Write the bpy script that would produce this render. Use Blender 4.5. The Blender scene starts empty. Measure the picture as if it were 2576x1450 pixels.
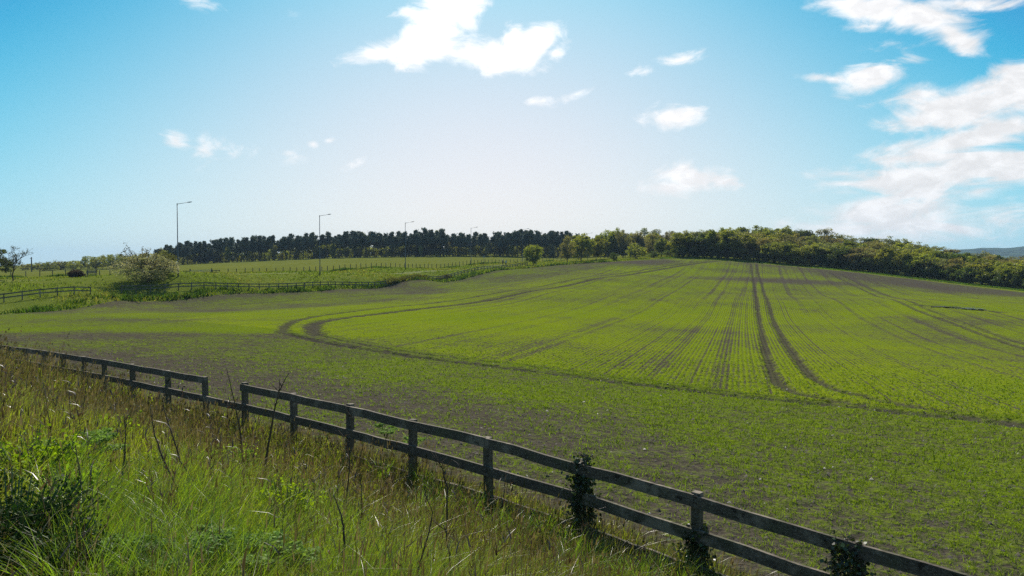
import bpy, bmesh, math, random
import numpy as np
from mathutils import Vector, Matrix

SC = bpy.context.scene
COL = SC.collection
RNG = np.random.default_rng(11)
random.seed(7)
R = math.radians

# ------------------------------------------------------------------ camera
CAMZ = 6.0
FPX = 1861.0
PITCH = -math.atan(54.8 / FPX)
SUN_AZ, SUN_EL = R(-4.0), R(38.0)

cam_d = bpy.data.cameras.new("camera")
cam_d.sensor_width = 36.0
cam_d.lens = 36.0 * FPX / 2576.0
cam_d.clip_start = 0.05
cam_d.clip_end = 20000.0
cam = bpy.data.objects.new("camera", cam_d)
COL.objects.link(cam)
cam.location = (0, 0, CAMZ)
cam.rotation_euler = (math.pi / 2 + PITCH, 0, 0)
SC.camera = cam


def ray(px, py):
    """direction of a photograph point (2576 x 1450 scale), scaled so that y = 1"""
    u = (px - 1288.0) / FPX
    v = (724.8 - py) / FPX
    c, s = math.cos(PITCH), math.sin(PITCH)
    d = np.array([u, c - v * s, s + v * c])
    return d / d[1]


def at(px, py, Y):
    d = ray(px, py) * Y
    return np.array([d[0], d[1], d[2] + CAMZ])


# ------------------------------------------------------------------ tagging
def tag(o, label=None, cat=None, group=None, kind=None):
    if label:
        o["label"] = label
    if cat:
        o["category"] = cat
    if group:
        o["group"] = group
    if kind:
        o["kind"] = kind
    return o


def empty(name, loc=(0, 0, 0), rz=0.0, label=None, cat=None, group=None):
    o = bpy.data.objects.new(name, None)
    COL.objects.link(o)
    o.location = loc
    o.rotation_euler = (0, 0, rz)
    o.empty_display_size = 0.2
    return tag(o, label, cat, group)


def copy_tree(o, parent=None):
    c = o.copy()
    COL.objects.link(c)
    if parent is not None:
        c.parent = parent
    for ch in list(o.children):
        copy_tree(ch, c)
    return c


# ------------------------------------------------------------------ noise
def _hash(ix, iy, seed):
    h = (ix.astype(np.int64) * 374761393 + iy.astype(np.int64) * 668265263 + seed * 974634777) & 0xFFFFFFFF
    h = ((h ^ (h >> 13)) * 1274126177) & 0xFFFFFFFF
    h = h ^ (h >> 16)
    return (h & 0xFFFFFF) / float(0xFFFFFF)


def vnoise(x, y, seed=0):
    x = np.asarray(x, float)
    y = np.asarray(y, float)
    ix = np.floor(x).astype(np.int64)
    iy = np.floor(y).astype(np.int64)
    fx = x - ix
    fy = y - iy
    fx = fx * fx * (3 - 2 * fx)
    fy = fy * fy * (3 - 2 * fy)
    a = _hash(ix, iy, seed)
    b = _hash(ix + 1, iy, seed)
    c = _hash(ix, iy + 1, seed)
    d = _hash(ix + 1, iy + 1, seed)
    return (a * (1 - fx) + b * fx) * (1 - fy) + (c * (1 - fx) + d * fx) * fy


def fbm(x, y, seed=0, oct=4, gain=0.5):
    s, a, t = 0.0, 1.0, 0.0
    for k in range(oct):
        s = s + a * vnoise(np.asarray(x) * 2 ** k, np.asarray(y) * 2 ** k, seed + k * 17)
        t += a
        a *= gain
    return s / t


def sstep(a, b, x):
    t = np.clip((np.asarray(x, float) - a) / (b - a), 0, 1)
    return t * t * (3 - 2 * t)


# ------------------------------------------------------------------ terrain
FN = np.array([0.646, 0.763])          # unit vector across the near fence, away from the camera
FD = np.array([0.763, -0.646])         # along it, to the right
FENCE_S = 8.6


def fence_xy(i):
    return np.array([-5.90 + 1.371 * i, 16.24 - 1.16 * i])


def fence_i(px):
    u = px - 1288.0
    return (14 * u + 9464.0) / (2200.0 + u)


CTRL_PX = [  # ground points of the photograph with their distance
    (1892, 690, 185), (1910, 740, 128), (1922, 800, 84), (1938, 850, 59), (1960, 900, 43.5), (1990, 950, 33.5),
    (715, 835, 48), (1000, 895, 37.5), (1500, 955, 31), (2000, 1010, 26.5), (2576, 1072, 21.3),
    (0, 792, 68), (300, 757, 92), (600, 739, 110), (806, 733, 122), (960, 724, 138), (1100, 709.6, 162),
    (1250, 681, 190), (1400, 668, 205), (1530, 659.6, 216), (1660, 651.5, 226), (1750, 649.5, 230),
    (790, 800, 64), (1000, 775, 80), (1300, 733, 115), (1500, 700, 150), (1650, 672, 195),
    (2087, 684, 192), (2269, 757, 101), (2409, 806, 75), (2576, 865, 56.5), (2400, 775, 89),
    (1884, 659.4, 220), (2094, 678.6, 205), (2374, 710, 180), (2576, 733, 158), (2800, 760, 140),
    (1960, 628, 330), (2350, 650, 330), (2576, 700, 260), (1760, 632, 300), (1960, 605, 420),
    (2900, 745, 240), (2450, 668, 430),
    (1650, 589, 520), (1650, 618, 420), (1620, 645, 300), (1560, 650, 270),
    (65, 697.5, 150), (276, 696, 150), (450, 696, 150), (620, 690.5, 155), (806, 685, 170), (1100, 676, 205),
    (1300, 661.5, 250), (1411, 657.4, 275), (1520, 653, 290),
    (200, 684, 290), (450, 669, 300), (60, 684, 300), (500, 664, 330), (700, 655, 330), (900, 648, 340),
    (1100, 645.5, 345), (1300, 645, 345), (1450, 648, 345), (300, 674, 330),
    (700, 655, 400), (1100, 646, 420), (-200, 684, 300), (0, 674, 430),
    (448, 697, 111), (805, 692, 141), (1020, 678, 180), (1185, 664.3, 227), (1315, 661, 250),
    (100, 706, 115), (0, 707, 116), (-300, 712, 110),
    (10, 761, 85), (228, 741.5, 92), (305, 737, 99), (600, 723, 114), (806, 720.6, 127), (971, 715, 142),
    (1069, 704, 160), (1168, 690, 182), (1269, 676.6, 205), (1327, 668.4, 222), (1430, 662, 245),
]
_c = [at(*p) for p in CTRL_PX]
for i, z in ((-22, -4.2), (-16, -4.05), (-9, -3.92), (-4.5, -3.82), (-1, -3.66), (2, -3.66), (4, -3.76), (6, -3.95), (7.5, -4.12), (10, -4.3)):
    xy = fence_xy(i)
    _c.append(np.array([xy[0], xy[1], CAMZ + z]))
for x, y in ((-30, 5), (-12, 0), (0, 0), (10, -8), (-10, -25), (25, -15), (-40, 20)):
    _c.append(np.array([x, y, CAMZ - 3.75]))
_c = np.array(_c)
_cx = _c[:, :2]
_K = np.sqrt(((_cx[:, None] - _cx[None]) ** 2).sum(-1) + 64.0)
_n = len(_c)
_A = np.zeros((_n + 3, _n + 3))
_A[:_n, :_n] = _K - 0.0 * np.eye(_n)
_A[:_n, _n] = 1
_A[:_n, _n + 1:] = _cx / 100.0
_A[_n, :_n] = 1
_A[_n + 1:, :_n] = _cx.T / 100.0
_sol = np.linalg.solve(_A, np.concatenate([_c[:, 2], np.zeros(3)]))


def H(x, y, bank=True):
    x = np.asarray(x, float)
    y = np.asarray(y, float)
    z = np.full(np.broadcast(x, y).shape, _sol[_n])
    z = z + _sol[_n + 1] * x / 100.0 + _sol[_n + 2] * y / 100.0
    for k in range(_n):
        z = z + _sol[k] * np.sqrt((x - _cx[k, 0]) ** 2 + (y - _cx[k, 1]) ** 2 + 64.0)
    r = np.hypot(x, y)
    far = CAMZ - 4.0 - 14.0 * sstep(-0.05, 0.9, x / np.maximum(r, 1.0))
    z = z + (far - z) * sstep(470, 800, r)
    if bank:
        s = FN[0] * x + FN[1] * y
        z = z + 2.1 * (1 - sstep(0.4, 8.0, s)) * (1 - sstep(60, 120, r))
    return z


def ground(px, py, y0=5.0, y1=600.0):
    d = ray(px, py)
    Y = np.geomspace(y0, y1, 1500)
    hz = H(d[0] * Y, Y)
    rz = CAMZ + d[2] * Y
    k = np.argmax(hz >= rz)
    if hz[k] < rz[k]:
        k = np.argmin(rz - hz)
    return np.array([d[0] * Y[k], Y[k], hz[k]])


def Hs(x, y):
    return float(H(np.array([x]), np.array([y]))[0])


# ------------------------------------------------------------------ meshes
def mesh_np(name, V, F, col=None, smooth=False, uv=None):
    """V (n,3); F list of index arrays (m,k); col (n,3) stored as attribute 'col'"""
    me = bpy.data.meshes.new(name)
    V = np.ascontiguousarray(V, np.float32)
    me.vertices.add(len(V))
    me.vertices.foreach_set("co", V.ravel())
    F = [np.asarray(f, np.int32) for f in F if len(f)]
    loops = np.concatenate([f.ravel() for f in F])
    tot = np.concatenate([np.full(len(f), f.shape[1], np.int32) for f in F])
    start = np.concatenate([[0], np.cumsum(tot)[:-1]]).astype(np.int32)
    me.loops.add(len(loops))
    me.loops.foreach_set("vertex_index", loops)
    me.polygons.add(len(tot))
    me.polygons.foreach_set("loop_start", start)
    me.polygons.foreach_set("loop_total", tot)
    if smooth:
        me.polygons.foreach_set("use_smooth", np.ones(len(tot), bool))
    if col is not None:
        a = me.attributes.new("col", "FLOAT_COLOR", "POINT")
        c4 = np.ones((len(V), 4), np.float32)
        c4[:, :3] = col
        a.data.foreach_set("color", c4.ravel())
    me.update(calc_edges=True)
    return me


def link(name, me, mat, parent=None):
    o = bpy.data.objects.new(name, me)
    COL.objects.link(o)
    if mat is not None:
        me.materials.append(mat)
    if parent is not None:
        o.parent = parent
    return o


class MB:
    """collects boxes, bars and tubes into one mesh"""

    def __init__(s):
        s.v, s.f = [], []

    def add(s, V, F):
        b = len(s.v)
        s.v.extend([tuple(p) for p in V])
        s.f.extend([tuple(b + i for i in f) for f in F])

    def box(s, cx, cy, cz, sx, sy, sz, rz=0.0):
        c, n = math.cos(rz), math.sin(rz)
        V = []
        for dz in (-.5, .5):
            for dx, dy in ((-.5, -.5), (.5, -.5), (.5, .5), (-.5, .5)):
                x, y = dx * sx, dy * sy
                V.append((cx + x * c - y * n, cy + x * n + y * c, cz + dz * sz))
        s.add(V, [(3, 2, 1, 0), (4, 5, 6, 7), (0, 1, 5, 4), (1, 2, 6, 5), (2, 3, 7, 6), (3, 0, 4, 7)])

    def bar(s, p, q, w, h, jit=0.0, n=1, up=(0, 0, 1)):
        """a board from p to q, w across, h high, with n spans that may wander a little"""
        p, q = np.array(p, float), np.array(q, float)
        d = q - p
        d /= np.linalg.norm(d)
        side = np.cross(d, up)
        side /= np.linalg.norm(side)
        u = np.cross(side, d)
        V, F = [], []
        for k in range(n + 1):
            c = p + (q - p) * k / n
            if jit and 0 < k < n:
                c = c + side * random.uniform(-jit, jit) + u * random.uniform(-jit, jit)
            for a, b in ((-.5, -.5), (.5, -.5), (.5, .5), (-.5, .5)):
                V.append(c + side * a * w + u * b * h)
        for k in range(n):
            o = 4 * k
            for j in range(4):
                F.append((o + j, o + (j + 1) % 4, o + 4 + (j + 1) % 4, o + 4 + j))
        F.append((3, 2, 1, 0))
        F.append(tuple(4 * n + j for j in range(4)))
        s.add(V, F)

    def tube(s, pts, rad, n=6, cap=True):
        pts = [np.array(p, float) for p in pts]
        if not hasattr(rad, "__len__"):
            rad = [rad] * len(pts)
        V, F = [], []
        ref = np.array([0.31, 0.17, 0.93])
        for k, p in enumerate(pts):
            d = pts[min(k + 1, len(pts) - 1)] - pts[max(k - 1, 0)]
            d = d / (np.linalg.norm(d) + 1e-9)
            a = np.cross(d, ref if abs(d @ ref) < 0.9 else np.array([1.0, 0.2, 0]))
            a /= np.linalg.norm(a)
            b = np.cross(d, a)
            for j in range(n):
                t = 2 * math.pi * j / n
                V.append(p + rad[k] * (a * math.cos(t) + b * math.sin(t)))
        for k in range(len(pts) - 1):
            for j in range(n):
                F.append((k * n + j, k * n + (j + 1) % n, (k + 1) * n + (j + 1) % n, (k + 1) * n + j))
        if cap:
            F.append(tuple(range(n))[::-1])
            F.append(tuple((len(pts) - 1) * n + j for j in range(n)))
        s.add(V, F)

    def mesh(s, name, smooth=False):
        me = bpy.data.meshes.new(name)
        me.from_pydata([tuple(map(float, v)) for v in s.v], [], s.f)
        if smooth:
            me.polygons.foreach_set("use_smooth", np.ones(len(me.polygons), bool))
        me.update()
        return me

    def build(s, name, mat, parent=None, smooth=False):
        return link(name, s.mesh(name, smooth), mat, parent)


# ------------------------------------------------------------------ materials
def mat_new(name):
    m = bpy.data.materials.new(name)
    m.use_nodes = True
    nt = m.node_tree
    nt.nodes.clear()
    out = nt.nodes.new("ShaderNodeOutputMaterial")
    return m, nt, out


class NT:
    def __init__(s, nt):
        s.nt = nt

    def n(s, t, **kw):
        x = s.nt.nodes.new(t)
        for k, v in kw.items():
            setattr(x, k, v)
        return x

    def put(s, sock, v):
        if isinstance(v, bpy.types.NodeSocket):
            s.nt.links.new(v, sock)
        elif v is not None:
            if hasattr(sock, "default_value"):
                try:
                    sock.default_value = v
                except Exception:
                    sock.default_value = tuple(v) + (1.0,)

    def math(s, op, a, b=None, c=None, clamp=False):
        x = s.n("ShaderNodeMath", operation=op, use_clamp=clamp)
        s.put(x.inputs[0], a)
        if b is not None:
            s.put(x.inputs[1], b)
        if c is not None:
            s.put(x.inputs[2], c)
        return x.outputs[0]

    def vmath(s, op, a, b=None):
        x = s.n("ShaderNodeVectorMath", operation=op)
        s.put(x.inputs[0], a)
        if b is not None:
            s.put(x.inputs[1], b)
        return x.outputs["Value"] if op in ("LENGTH", "DOT_PRODUCT", "DISTANCE") else x.outputs[0]

    def mix(s, f, a, b, mode="MIX"):
        x = s.n("ShaderNodeMix", data_type="RGBA", blend_type=mode)
        s.put(x.inputs[0], f)
        s.put(x.inputs[6], a)
        s.put(x.inputs[7], b)
        return x.outputs[2]

    def noise(s, vec, scale, detail=4, rough=0.55, dist=0.0, out="Fac", dims="3D"):
        x = s.n("ShaderNodeTexNoise", noise_dimensions=dims)
        if vec is not None:
            s.put(x.inputs["Vector"], vec)
        x.inputs["Scale"].default_value = scale
        x.inputs["Detail"].default_value = detail
        x.inputs["Roughness"].default_value = rough
        x.inputs["Distortion"].default_value = dist
        return x.outputs[out]

    def attr(s, name, out="Color"):
        return s.n("ShaderNodeAttribute", attribute_name=name).outputs[out]

    def ramp(s, f, a, b, lo=0.0, hi=1.0):
        x = s.n("ShaderNodeMapRange", interpolation_type="SMOOTHSTEP")
        s.put(x.inputs[0], f)
        x.inputs[1].default_value = a
        x.inputs[2].default_value = b
        x.inputs[3].default_value = lo
        x.inputs[4].default_value = hi
        return x.outputs[0]

    def bump(s, h, strength, dist):
        x = s.n("ShaderNodeBump")
        s.put(x.inputs["Height"], h)
        x.inputs["Strength"].default_value = strength
        x.inputs["Distance"].default_value = dist
        return x.outputs[0]

    def bsdf(s, col, rough=0.8, spec=0.3, normal=None, metal=0.0):
        x = s.n("ShaderNodeBsdfPrincipled")
        s.put(x.inputs["Base Color"], col)
        s.put(x.inputs["Roughness"], rough)
        x.inputs["Specular IOR Level"].default_value = spec
        x.inputs["Metallic"].default_value = metal
        if normal is not None:
            s.put(x.inputs["Normal"], normal)
        return x.outputs[0]

    def obj(s):
        return s.n("ShaderNodeTexCoord").outputs["Object"]


def rgb(c):
    return tuple(c) + (1.0,)


def mat_leaf(name, trans=0.5, tint=(1, 1, 1), vary=0.0, gloss=0.04, rough=0.45, ttint=(1.15, 1.2, 0.45)):
    """leaves and blades: their own colour from the attribute, part of the light passing through"""
    m, nt, out = mat_new(name)
    g = NT(nt)
    c = g.attr("col")
    c = g.mix(1.0, c, rgb(tint), "MULTIPLY")
    if vary:
        oi = g.n("ShaderNodeObjectInfo")
        hs = g.n("ShaderNodeHueSaturation")
        g.put(hs.inputs["Color"], c)
        g.put(hs.inputs["Hue"], g.math("MULTIPLY_ADD", oi.outputs["Random"], 0.06 * vary, 0.5 - 0.03 * vary))
        g.put(hs.inputs["Value"], g.math("MULTIPLY_ADD", g.math("FRACT", g.math("MULTIPLY", oi.outputs["Random"], 7.31)), 0.7 * vary, 1.0 - 0.35 * vary))
        c = hs.outputs[0]
    d = g.n("ShaderNodeBsdfDiffuse")
    g.put(d.inputs[0], c)
    t = g.n("ShaderNodeBsdfTranslucent")
    g.put(t.inputs[0], g.mix(1.0, c, rgb(ttint), "MULTIPLY"))
    mx = g.n("ShaderNodeMixShader")
    mx.inputs[0].default_value = trans
    nt.links.new(d.outputs[0], mx.inputs[1])
    nt.links.new(t.outputs[0], mx.inputs[2])
    gl = g.n("ShaderNodeBsdfGlossy")
    gl.inputs["Roughness"].default_value = rough
    gl.inputs[0].default_value = (1, 1, 1, 1)
    m2 = g.n("ShaderNodeMixShader")
    m2.inputs[0].default_value = gloss
    nt.links.new(mx.outputs[0], m2.inputs[1])
    nt.links.new(gl.outputs[0], m2.inputs[2])
    nt.links.new(m2.outputs[0], out.inputs[0])
    return m


def mat_plain(name, col, rough=0.7, spec=0.3, metal=0.0, var=0.25, scale=6.0):
    m, nt, out = mat_new(name)
    g = NT(nt)
    n = g.noise(g.obj(), scale, 5, 0.6)
    k = g.math("MULTIPLY_ADD", n, 2 * var, 1 - var)
    x = g.n("ShaderNodeMix", data_type="RGBA", blend_type="MULTIPLY")
    x.inputs[0].default_value = 1.0
    x.inputs[6].default_value = rgb(col)
    cmb = g.n("ShaderNodeCombineColor")
    for i in range(3):
        g.put(cmb.inputs[i], k)
    nt.links.new(cmb.outputs[0], x.inputs[7])
    b = g.bsdf(x.outputs[2], rough, spec, None, metal)
    nt.links.new(b, out.inputs[0])
    return m


def mat_wood(name, c1, c2, moss=(0.05, 0.07, 0.02), mossy=0.4):
    m, nt, out = mat_new(name)
    g = NT(nt)
    geo = g.n("ShaderNodeNewGeometry").outputs["Position"]
    mp = g.n("ShaderNodeMapping")
    g.put(mp.inputs[0], geo)
    mp.inputs["Rotation"].default_value = (0, 0, math.atan2(0.646, 0.763))
    mp.inputs["Scale"].default_value = (1.2, 25, 25)
    grain = g.noise(mp.outputs[0], 2.2, 6, 0.65)
    blotch = g.noise(geo, 2.3, 4, 0.6)
    c = g.mix(g.ramp(grain, 0.3, 0.75), rgb(c1), rgb(c2))
    c = g.mix(g.math("MULTIPLY", g.ramp(blotch, 0.45, 0.7), mossy), c, rgb(moss))
    worn = g.noise(geo, 1.1, 5, 0.7)
    c = g.mix(g.math("MULTIPLY", g.ramp(worn, 0.52, 0.62), 0.6), c, rgb(tuple(min(1, q * 1.7) for q in c2)))
    dk = g.noise(mp.outputs[0], 0.5, 4, 0.7)
    c = g.mix(g.math("MULTIPLY", g.ramp(dk, 0.55, 0.66), 0.75), c, rgb(tuple(q * .35 for q in c1)))
    knots = g.noise(geo, 7.0, 2, 0.5)
    c = g.mix(g.math("MULTIPLY", g.ramp(knots, 0.66, 0.76), 0.7), c, (0.012, 0.011, 0.01, 1))
    b = g.bsdf(c, 0.85, 0.12, g.bump(grain, 0.6, 0.01))
    nt.links.new(b, out.inputs[0])
    return m
# ================================================================== sky and sun
def sky_ang(px, py):
    d = ray(px, py)
    d = d / np.linalg.norm(d)
    return math.atan2(d[0], d[1]), math.asin(d[2])


CLOUDS = [  # photograph position, radii (2576 scale), turn in degrees, weight
    (1085, 65, 100, 70, 35, 1.0), (1150, 20, 85, 55, 0, 1.0), (1060, 128, 130, 40, 5, 1.0), (1230, 135, 150, 42, -4, 1.0), (1345, 120, 75, 40, 35, .95),
    (1280, 105, 40, 34, 70, .9), (950, 138, 90, 24, 15, .7), (1400, 130, 40, 20, 20, .6),
    (440, 355, 32, 20, -25, .50), (520, 385, 26, 22, 60, .28), (600, 384, 44, 12, 15, .16), (733, 386, 28, 15, 10, .28), (830, 354, 16, 9, 10, .5), (788, 364, 14, 9, 0, .42),
    (900, 412, 36, 12, 22, .45), (450, -12, 110, 14, -3, .25),
    (1690, 292, 78, 28, -2, .9), (1740, 450, 100, 40, -6, 1.0), (1700, 470, 90, 22, -4, .8), (1455, 235, 48, 14, 20, .55), (1345, 255, 40, 8, 5, .3), (1620, 182, 36, 9, 5, .32), (1700, 155, 60, 10, 8, .25),
    (2200, 20, 150, 40, -14, 1.1), (2310, 45, 140, 42, -22, 1.1), (2390, 80, 90, 28, -40, .95), (2180, 66, 60, 12, -4, .5), (2440, 8, 150, 22, -8, .75), (2240, 112, 60, 12, 0, .3),
    (2195, 195, 95, 36, 8, 1.1), (2100, 200, 80, 14, -10, .7), (2330, 240, 120, 40, -8, .7), (2450, 255, 210, 66, 12, 1.25), (2560, 230, 150, 66, 5, 1.25), (2400, 300, 170, 34, 0, 1.0), (2560, 320, 180, 46, -6, 1.0),
    (2420, 360, 200, 42, 10, 1.25), (2320, 385, 170, 40, -3, 1.1), (2500, 400, 170, 46, -6, 1.1), (2580, 440, 140, 34, -6, .8), (2450, 430, 160, 28, -5, .8),
    (2270, 455, 180, 40, 2, 1.15), (2180, 450, 140, 26, -12, .7), (2330, 490, 140, 56, -20, .9), (2230, 530, 190, 56, 6, 1.0), (2150, 575, 170, 30, -4, .8), (2330, 560, 220, 56, 0, .8), (2470, 480, 150, 30, 14, .6), (2480, 530, 150, 34, 12, .5), (2080, 575, 100, 12, -8, .6),
]


def make_sky():
    w = bpy.data.worlds.new("World")
    SC.world = w
    w.use_nodes = True
    nt = w.node_tree
    nt.nodes.clear()
    g = NT(nt)
    out = g.n("ShaderNodeOutputWorld")
    sky = g.n("ShaderNodeTexSky", sky_type="NISHITA")
    sky.sun_disc = False
    sky.sun_elevation = SUN_EL
    sky.sun_rotation = SUN_AZ
    sky.altitude = 50
    sky.air_density = 1.0
    sky.dust_density = 0.6
    sky.ozone_density = 2.0
    gen = g.n("ShaderNodeTexCoord").outputs["Generated"]
    d = g.vmath("NORMALIZE", gen)
    sep = g.n("ShaderNodeSeparateXYZ")
    g.put(sep.inputs[0], d)
    az = g.math("ARCTAN2", sep.outputs[0], sep.outputs[1])
    el = g.math("ARCSINE", sep.outputs[2])
    cmb = g.n("ShaderNodeCombineXYZ")
    g.put(cmb.inputs[0], az)
    g.put(cmb.inputs[1], el)
    ae = cmb.outputs[0]
    # grade of the clear sky in front: milky towards the horizon below the sun, deeper and more cyan to the sides and upwards
    S = (math.sin(SUN_AZ) * math.cos(SUN_EL), math.cos(SUN_AZ) * math.cos(SUN_EL), math.sin(SUN_EL))
    ca = g.vmath("DOT_PRODUCT", d, S)
    ang = g.math("ARCCOSINE", ca)
    deg = 180 / math.pi
    A2 = g.math("POWER", g.math("MULTIPLY", g.math("ADD", az, R(1.5)), deg), 2.0)
    E = g.math("MAXIMUM", g.math("MULTIPLY", el, deg), 0.0)
    AE = g.math("MULTIPLY", A2, E)
    AE2 = g.math("MULTIPLY", AE, E)
    chan = []
    for base, ke, ke2, ka, kae, kae2 in ((0.970, 0.0, -0.0009, -0.00025, -2.2e-5, 0.0), (0.958, -0.0060, 0.0, -0.000072, 0.0, -5.6e-7), (0.925, 0.0, 0.0, 0.0, 0.0, -3.4e-7)):
        v = g.math("MULTIPLY_ADD", g.math("MULTIPLY", E, E), ke2, base)
        v = g.math("MULTIPLY_ADD", E, ke, v)
        v = g.math("MULTIPLY_ADD", A2, ka, v)
        v = g.math("MULTIPLY_ADD", AE, kae, v)
        v = g.math("MULTIPLY_ADD", AE2, kae2, v)
        v = g.math("MAXIMUM", v, 0.10)
        chan.append(g.math("DIVIDE", g.math("MULTIPLY", v, v), SKY["strength"] * 2 ** SKY["exposure"]))
    cg = g.n("ShaderNodeCombineColor")
    for i in range(3):
        g.put(cg.inputs[i], chan[i])
    front = g.math("MULTIPLY", g.ramp(g.math("ABSOLUTE", az), R(38), R(75), 1.0, 0.0), g.ramp(el, R(21), R(45), 1.0, 0.0))
    hs = g.n("ShaderNodeHueSaturation")
    g.put(hs.inputs["Color"], sky.outputs[0])
    hs.inputs["Hue"].default_value = 0.49
    hs.inputs["Saturation"].default_value = 1.2
    clear = g.mix(g.math("MULTIPLY", front, 0.9), hs.outputs[0], cg.outputs[0])
    # clouds
    best = None
    for (px, py, rx, ry, rot, wt) in CLOUDS:
        a, e = sky_ang(px, py)
        mp = g.n("ShaderNodeMapping", vector_type="TEXTURE")
        g.put(mp.inputs[0], ae)
        mp.inputs["Location"].default_value = (a, e, 0)
        mp.inputs["Rotation"].default_value = (0, 0, R(rot))
        cs = math.cos(a) ** 1.3
        mp.inputs["Scale"].default_value = (1.14 * rx / FPX * cs, 1.14 * ry / FPX * cs, 1)
        L = g.vmath("LENGTH", mp.outputs[0])
        b = g.math("MULTIPLY_ADD", L, -1.0 * wt, 1.0 * wt)
        best = b if best is None else g.math("SMOOTH_MAX", best, b, 0.25)
    mp = g.n("ShaderNodeMapping")
    g.put(mp.inputs[0], ae)
    mp.inputs["Scale"].default_value = (1.0, 1.7, 1.0)
    n1 = g.noise(mp.outputs[0], 16.0, 9, 0.6, 0.6)
    mp2 = g.n("ShaderNodeMapping")
    g.put(mp2.inputs[0], ae)
    mp2.inputs["Scale"].default_value = (1.0, 2.5, 1.0)
    mp2.inputs["Rotation"].default_value = (0, 0, R(-6))
    n2 = g.noise(mp2.outputs[0], 12.0, 8, 0.62, 0.9)
    right = g.ramp(az, R(16), R(26))
    n = g.math("ADD", g.math("MULTIPLY", n1, g.math("SUBTRACT", 1.0, right)), g.math("MULTIPLY", n2, right))
    dens = g.math("ADD", best, g.math("MULTIPLY", g.math("SUBTRACT", n, 0.50), 2.3))
    soft = g.math("MULTIPLY_ADD", right, 0.15, 0.62)
    x = g.n("ShaderNodeMapRange", interpolation_type="SMOOTHSTEP")
    g.put(x.inputs[0], dens)
    x.inputs[1].default_value = -0.08
    g.put(x.inputs[2], soft)
    fac = g.math("MULTIPLY", x.outputs[0], g.ramp(best, -0.5, 0.0))
    shade = g.noise(mp.outputs[0], 34.0, 5, 0.6, 0.4)
    near = g.ramp(ang, R(18), R(45), 1.0, 0.0)
    bright = g.math("ADD", g.math("MULTIPLY_ADD", g.ramp(shade, 0.35, 0.7), 0.20, 0.86), g.math("MULTIPLY", near, 0.30))
    cc = g.n("ShaderNodeCombineColor")
    g.put(cc.inputs[0], bright)
    g.put(cc.inputs[1], g.math("MULTIPLY", bright, 0.985))
    g.put(cc.inputs[2], g.math("MULTIPLY", bright, 0.985))
    # the clear sky is in Nishita units: bring the clouds to the same units
    k = g.vmath("SCALE", cc.outputs[0])
    k.node.inputs["Scale"].default_value = 1.0 / (SKY["strength"] * 2 ** SKY["exposure"])
    full = g.mix(g.math("MULTIPLY", fac, 0.97), clear, k)
    bg = g.n("ShaderNodeBackground")
    g.put(bg.inputs[0], full)
    bg.inputs[1].default_value = SKY["strength"]
    nt.links.new(bg.outputs[0], out.inputs[0])
    w.cycles.sampling_method = "MANUAL"
    w.cycles.sample_map_resolution = 1024

    sd = bpy.data.lights.new("sun", "SUN")
    sd.energy = SKY["sun"]
    sd.angle = R(0.53)
    sd.color = (1.0, 0.94, 0.84)
    so = bpy.data.objects.new("sun", sd)
    COL.objects.link(so)
    so.location = (0, 0, 60)
    so.rotation_euler = Vector(S).to_track_quat("Z", "Y").to_euler()


SKY = dict(strength=0.10, sun=5.0, exposure=0.55)
make_sky()
SC.view_settings.view_transform = "Standard"
SC.view_settings.look = "None"
SC.view_settings.gamma = 1.0
SC.view_settings.exposure = SKY["exposure"]
SC.cycles.max_bounces = 8
SC.cycles.transparent_max_bounces = 8
SC.cycles.diffuse_bounces = 3
SC.cycles.use_denoising = True

# ================================================================== regions of the ground
LEFT_EDGE = [at(*p)[:2] for p in ((-330, 835, 55), (0, 792, 68), (300, 757, 92), (600, 739, 110), (806, 733, 122), (960, 724, 138), (1100, 709.6, 162),
                                 (1250, 681, 190), (1400, 668, 205), (1530, 659.6, 216))]
CREST = [at(*p)[:2] for p in ((1660, 651.5, 226), (1750, 649.5, 230), (1884, 659.4, 220), (2094, 678.6, 205), (2374, 710, 180), (2576, 733, 158), (2850, 766, 138), (3400, 835, 108))]
P_NEAR_R = fence_xy(17) + FN * 0.9
P_NEAR_L = fence_xy(-34) + FN * 0.9
FIELD = np.array([P_NEAR_R, P_NEAR_L] + LEFT_EDGE + CREST + [np.array([150.0, -6.0])])


def seg_dist(x, y, pts, closed=False):
    best = np.full(x.shape, 1e9)
    n = len(pts)
    for k in range(n if closed else n - 1):
        a, b = pts[k], pts[(k + 1) % n]
        dx, dy = b[0] - a[0], b[1] - a[1]
        t = np.clip(((x - a[0]) * dx + (y - a[1]) * dy) / (dx * dx + dy * dy + 1e-9), 0, 1)
        best = np.minimum(best, np.hypot(x - a[0] - t * dx, y - a[1] - t * dy))
    return best


def inside(x, y, poly):
    r = np.zeros(x.shape, bool)
    n = len(poly)
    for k in range(n):
        a, b = poly[k], poly[(k + 1) % n]
        c = ((a[1] > y) != (b[1] > y)) & (x < (b[0] - a[0]) * (y - a[1]) / (b[1] - a[1] + 1e-12) + a[0])
        r ^= c
    return r


def field_sd(x, y):
    d = seg_dist(x, y, FIELD, True)
    return np.where(inside(x, y, FIELD), d, -d)


# wheel tracks: photograph points laid onto the ground
def c5(p):
    return [(1352.4 + .475 * x, 611.8 + .475 * y) for x, y in p]


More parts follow.
